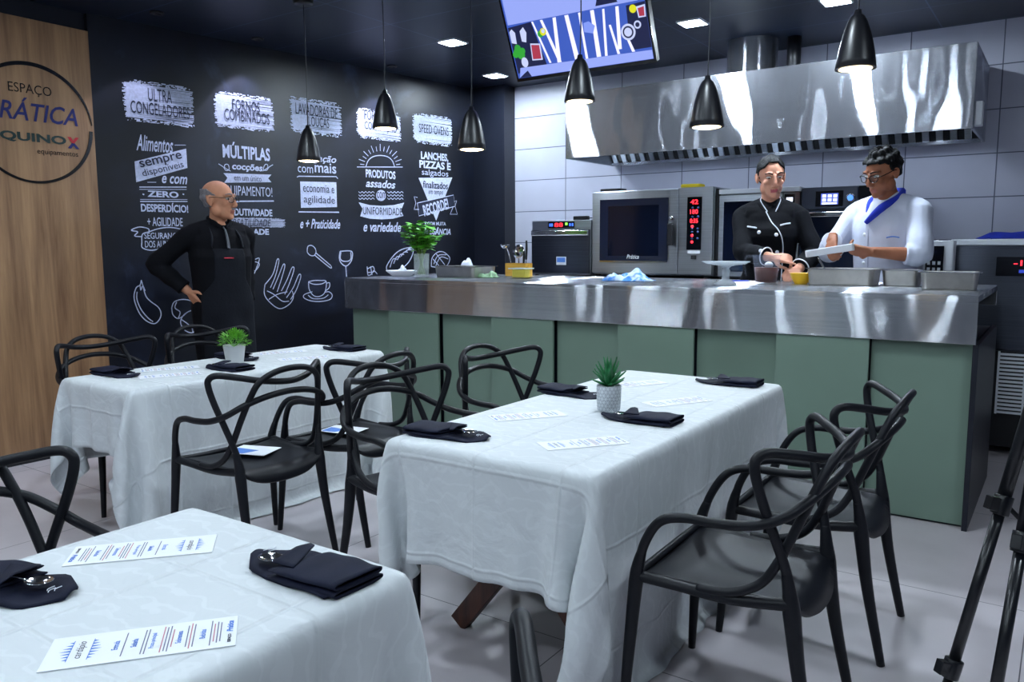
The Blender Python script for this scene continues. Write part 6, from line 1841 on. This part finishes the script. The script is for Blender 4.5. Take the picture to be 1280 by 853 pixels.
# --- man in white
HC = (0.0, 0.075, 1.625)
chef, cc, Mh, EL, S = person('person', 'man in white cook jacket with blue collar and glasses, slicing over the pans', (-0.985, 5.63, 0), 250, 1.12, SKIN_C, LIP,
    TOR, coat_of(TOR, 0.022, 0.9, 1.46), WHITE_C,
    [(0.185, 0.0, 1.415), (-0.185, 0.0, 1.415)], [(0.135, 0.315, 1.262), (-0.075, 0.285, 1.185)], [(0.6, 0.1, -1), (-0.75, 0.0, -1)],
    [((-0.25, 0.42, -0.60), (-0.35, -0.45, -0.6), -1, dict(curl=(0.7, 0.75, 0.8, 0.85), thumb=0.8)), ((0.95, 0.18, 0.12), (0.05, -0.75, 0.5), 1, dict(curl=(0.55, 0.6, 0.65, 0.7), thumb=0.7))],
    HC, (-14, -24, -4), 0.09, BLACK_F, M['black_plastic'], cuff=(0.80, 0.30), coat_r=(0.066, 0.066, 0.056), head_sc=1.03)
face_parts(chef, Mh, HAIR_B, 0.8)
glasses(chef, Mh, M['black_gloss'])
hair_cap(chef, Mh, HAIR_B, lambda x, y, z: (z > 0.074 + 0.06 * max(0, y) - 0.8 * max(0, abs(x) - 0.052)) or (y < 0.012 and z > -0.005 and not (abs(x) > 0.06 and -0.03 < y < 0.02 and z < 0.02)) or (y < -0.03 and z > -0.045), r=(0.086, 0.108, 0.104), c=(0, -0.016, 0.034), lump=0.005, seed=4, thick=0.016)
col = MB()
col.tube([(0.060 * S, 0.095 * S, 1.395 * S), (0.070 * S, 0.045 * S, 1.47 * S), (0.05 * S, -0.05 * S, 1.515 * S), (0, -0.075 * S, 1.52 * S), (-0.05 * S, -0.05 * S, 1.515 * S), (-0.068 * S, 0.035 * S, 1.475 * S), (-0.025 * S, 0.112 * S, 1.425 * S), (0.045 * S, 0.145 * S, 1.345 * S)], [0.016 * S, 0.024 * S, 0.028 * S, 0.028 * S, 0.028 * S, 0.030 * S, 0.032 * S, 0.016 * S], 10, flat=0.7)
col.build('collar', M['blue_cloth'], chef)
for z in (1.28, 1.20, 1.12, 1.04):
    button(chef, cc, S, 0.055, z, 0.012, M['white_plastic'])
strip(chef, cc, S, [(0.03, 1.36), (0.03, 1.25), (0.028, 1.1), (0.026, 0.95)], 0.0025, plain('jacket_seam', '#aeb5cb', 0.8), 'seam')
strip(chef, cc, S, [(-0.135, 1.262), (-0.105, 1.268), (-0.075, 1.262)], 0.004, M['ink_blue'], 'stitched_name')
# --- woman in black
TOW = [(z, a * (0.93 if z < 1.0 else 0.86), b * 0.95, ox, oy) for z, a, b, ox, oy in TOR]
TOW[4] = (1.27, 0.146, 0.124, 0, 0.008)
TOW[5] = (1.32, 0.150, 0.118, 0, 0.006)
HW = (0.0, 0.045, 1.635)
wom, wc, Mw, EW, S = person('person', 'woman in black cook jacket with white piping pointing at the yellow bowl', (-1.735, 5.63, 0), 285, 1.12, SKIN_W, LIP_W,
    TOW, coat_of(TOW, 0.024, 0.8, 1.46, 0.10), BLACK_F,
    [(0.165, 0.0, 1.405), (-0.165, 0.0, 1.405)], [(-0.035, 0.285, 1.150), (-0.170, 0.250, 1.075)], [(0.9, -0.1, -1), (-0.8, -0.2, -1)],
    [((-0.9, 0.30, -0.06), (-0.2, -0.55, -0.6), -1, dict(curl=(0.4, 0.85, 0.9, 0.95), thumb=0.6, straight=(0,))), ((0.35, 0.85, -0.15), (0.5, -0.2, -0.8), 1, dict(curl=(0.6, 0.65, 0.7, 0.7), thumb=0.6))],
    HW, (16, -14, 3), 0.085, BLACK_F, M['black_plastic'], female=True, cuff=(0.78, 0.82), coat_r=(0.062, 0.060, 0.054), arm_r=0.86, up_len=(0.265, 0.235))
face_parts(wom, Mw, HAIR_B, 0.5)
hair_cap(wom, Mw, HAIR_B, lambda x, y, z: (z > 0.098 - 1.05 * max(0, abs(x) - 0.030)) or (y < 0.010 and z > -0.002) or (y < -0.035 and z > -0.065), r=(0.083, 0.106, 0.098), c=(0, -0.020, 0.034), lump=0.0012, seed=9, thick=0.012,
         extra=lambda mb: mb.ball((0, -0.135, 0.01), (0.038, 0.034, 0.036), 18, 12, M=Mw))
WP = plain('white_piping', '#e3e6f0', 0.7)
strip(wom, wc, S, [(0.020, 1.425), (-0.015, 1.36), (-0.050, 1.32), (-0.072, 1.28), (-0.082, 1.24), (-0.085, 1.20), (-0.084, 1.16), (-0.083, 1.12), (-0.082, 1.08), (-0.081, 1.04), (-0.080, 1.0), (-0.080, 0.95), (-0.082, 0.90), (-0.085, 0.85)], 0.004, WP, 'piping')
cw = MB()
cw.tube([(0.015 * S, 0.085 * S, 1.42 * S), (0.055 * S, 0.05 * S, 1.475 * S), (0.05 * S, -0.03 * S, 1.505 * S), (0, -0.06 * S, 1.51 * S), (-0.05 * S, -0.03 * S, 1.505 * S), (-0.058 * S, 0.045 * S, 1.475 * S), (-0.035 * S, 0.085 * S, 1.425 * S)], 0.020 * S, 10, flat=0.5)
cw.build('collar', BLACK_F, wom)
MB().tube([(0.012 * S, 0.098 * S, 1.425 * S), (0.055 * S, 0.063 * S, 1.492 * S), (0.05 * S, -0.02 * S, 1.522 * S)], 0.0035, 8).build('collar_piping', WP, wom)
MB().tube([(-0.035 * S, 0.098 * S, 1.425 * S), (-0.060 * S, 0.058 * S, 1.492 * S), (-0.05 * S, -0.02 * S, 1.522 * S)], 0.0035, 8).build('collar_piping', WP, wom)
for x, z in ((0.055, 1.30), (-0.045, 1.285), (0.035, 1.19), (-0.052, 1.18), (0.03, 1.08), (-0.055, 1.075)):
    button(wom, wc, S, x, z, 0.013, WP)
strip(wom, wc, S, [(0.125, 1.335), (0.098, 1.33), (0.07, 1.325)], 0.006, WP, 'stitched_name')
strip(wom, wc, S, [(-0.065, 1.34), (-0.09, 1.347), (-0.12, 1.352)], 0.006, WP, 'stitched_name')
for i in (0, 1):
    c_ = EW[i].lerp(Vector([(-0.035, 0.285, 1.150), (-0.170, 0.250, 1.075)][i]), (0.78, 0.82)[i])
    ax_ = (Vector([(-0.035, 0.285, 1.150), (-0.170, 0.250, 1.075)][i]) - EW[i]).normalized()
    u_ = ax_.orthogonal().normalized(); w_ = ax_.cross(u_)
    MB().tube([(c_ * S) + (u_ * cos(a) + w_ * sin(a)) * 0.053 * S for a in [2 * pi * k / 16 for k in range(16)]], 0.004, 8, closed=True, sub=2).build('cuff_piping', WP, wom)
# --- standing man
TOM = [(z, a * (1.08 if z < 1.3 else 1.02), b * (1.22 if z < 1.3 else 1.08), ox, oy + (0.012 if 1.0 < z < 1.3 else 0)) for z, a, b, ox, oy in TOR]
man, mc, Mm, EM, S = person('person', 'bald man in black shirt and apron standing hand on hip by the mural', (-4.75, 3.355, 0), -14, 1.03, SKIN_M, LIP,
    TOM, coat_of(TOM, 0.020, 0.8, 1.46), BLACK_F,
    [(0.180, -0.01, 1.415), (-0.180, -0.01, 1.415)], [(0.205, -0.02, 1.045), (-0.215, -0.09, 0.93)], [(1, -0.75, 0.15), (-0.35, -1, 0.0)],
    [((-0.25, 0.55, -0.62), (-0.9, -0.1, 0.2), 1, dict(curl=(0.25, 0.25, 0.3, 0.3), thumb=0.1)), ((0.15, 0.35, -0.9), (0.9, 0.1, 0.1), -1, dict(curl=(0.4, 0.4, 0.45, 0.45), thumb=0.3))],
    (0.0, 0.03, 1.635), (36, -3, 0), 0.095, BLACK_F, M['black_plastic'], jowl=0.008, cuff=(0.86, 0.86), coat_r=(0.066, 0.063, 0.050), head_sc=1.06, coat_name='shirt', up_len=(0.30, 0.27))
face_parts(man, Mm, HAIR_G, 0.2)
glasses(man, Mm, M['black_gloss'])
hair_cap(man, Mm, HAIR_G, lambda x, y, z: (-0.045 < z < 0.064 - 0.55 * max(0, y + 0.045) and y < 0.024 - 0.25 * max(0, z - 0.02) and not (abs(x) > 0.06 and y > -0.045 and z < 0.026)) and not (y > 0.0 and z < 0.0), r=(0.0815, 0.103, 0.094), c=(0, -0.018, 0.030), lump=0.003, seed=2, thick=0.008)
MB().tube([(-0.018, 0.098, -0.050), (0.0, 0.105, -0.047), (0.018, 0.098, -0.050)], [0.004, 0.006, 0.004], 8, M=Mm).build('moustache', HAIR_G, man)
# apron: bib and skirt hugging the front of the shirt
def apron(u, v):
    z = 1.33 - 0.83 * v
    half = 0.105 if z > 1.12 else (0.105 + (1.12 - z) / 0.10 * 0.075 if z > 1.02 else 0.18)
    x = (2 * u - 1) * half
    zz = max(z, 0.86)
    p = on_front(mc, S, x * (0.98 if z > 1.0 else 0.94), zz, 0.010)
    k = max(0.0, 0.86 - z)
    return (x * S, p.y + k * 0.10 + 0.012 * sin(11 * u + 3 * v) * min(1, max(0, 1.0 - z) * 5) , z * S)
ab = MB(); ab.grid(apron, 24, 40)
ap = ab.build('apron', APRON_F, man)
so = ap.modifiers.new('thickness', 'SOLIDIFY'); so.thickness = 0.004
sm = ap.modifiers.new('smooth', 'SMOOTH'); sm.iterations = 6
for s in (-1, 1):
    pts = [on_front(mc, S, s * 0.10, 1.325, 0.008), on_front(mc, S, s * 0.09, 1.40, 0.008), Vector((s * 0.075 * S, 0.02 * S, 1.475 * S)), Vector((s * 0.05 * S, -0.07 * S, 1.485 * S))]
    MB().tube(pts, 0.013, 8, flat=0.3).build('apron_strap', APRON_F, man)
tb = MB()
tp_ = [on_front(mc, S, 0.0, z, 0.010) for z in (1.435, 1.40, 1.36, 1.32)]
tb.tube([Vector((0, 0.085 * S, 1.455 * S))] + tp_, [0.016, 0.014, 0.018, 0.021, 0.022], 10, flat=0.35)
tb.build('tie', plain('grey_tie', '#4a4d56', 0.7, var=0.2, scale=60), man)
cm = MB()
cm.tube([(0.012 * S, 0.085 * S, 1.452 * S), (0.06 * S, 0.045 * S, 1.49 * S), (0.055 * S, -0.04 * S, 1.515 * S), (0, -0.075 * S, 1.52 * S), (-0.055 * S, -0.04 * S, 1.515 * S), (-0.06 * S, 0.045 * S, 1.49 * S), (-0.012 * S, 0.085 * S, 1.452 * S)], 0.022 * S, 10, flat=0.5)
cm.build('collar', BLACK_F, man)
dg = bpy.context.evaluated_depsgraph_get(); dg.update()
lg = MB()
for x0, x1, z in ((-0.012, 0.045, 1.262),):
    q = [on_front(mc, S, x, z, 0.0165) for x in (x0, (x0 + x1) / 2, x1)]
    lg.tube(q, 0.006, 8, flat=0.5)
lg.build('apron_badge', M['red_led'] if False else plain('red_badge', '#d83a4c', 0.5), man)
# white block held in the hands of the man in white
bl = thing('cheese_block', 'white block held and sliced by the man in white over the long pan', 'food', (-1.245, 5.27, 1.335))
MB().rbox((-0.145, -0.024, -0.022), (0.145, 0.024, 0.022), 0.012, 3, M=Matrix.Rotation(radians(-9), 4, 'Y')).build('block', plain('white_cheese', '#e4e6ee', 0.5), bl, bevel=0.006)
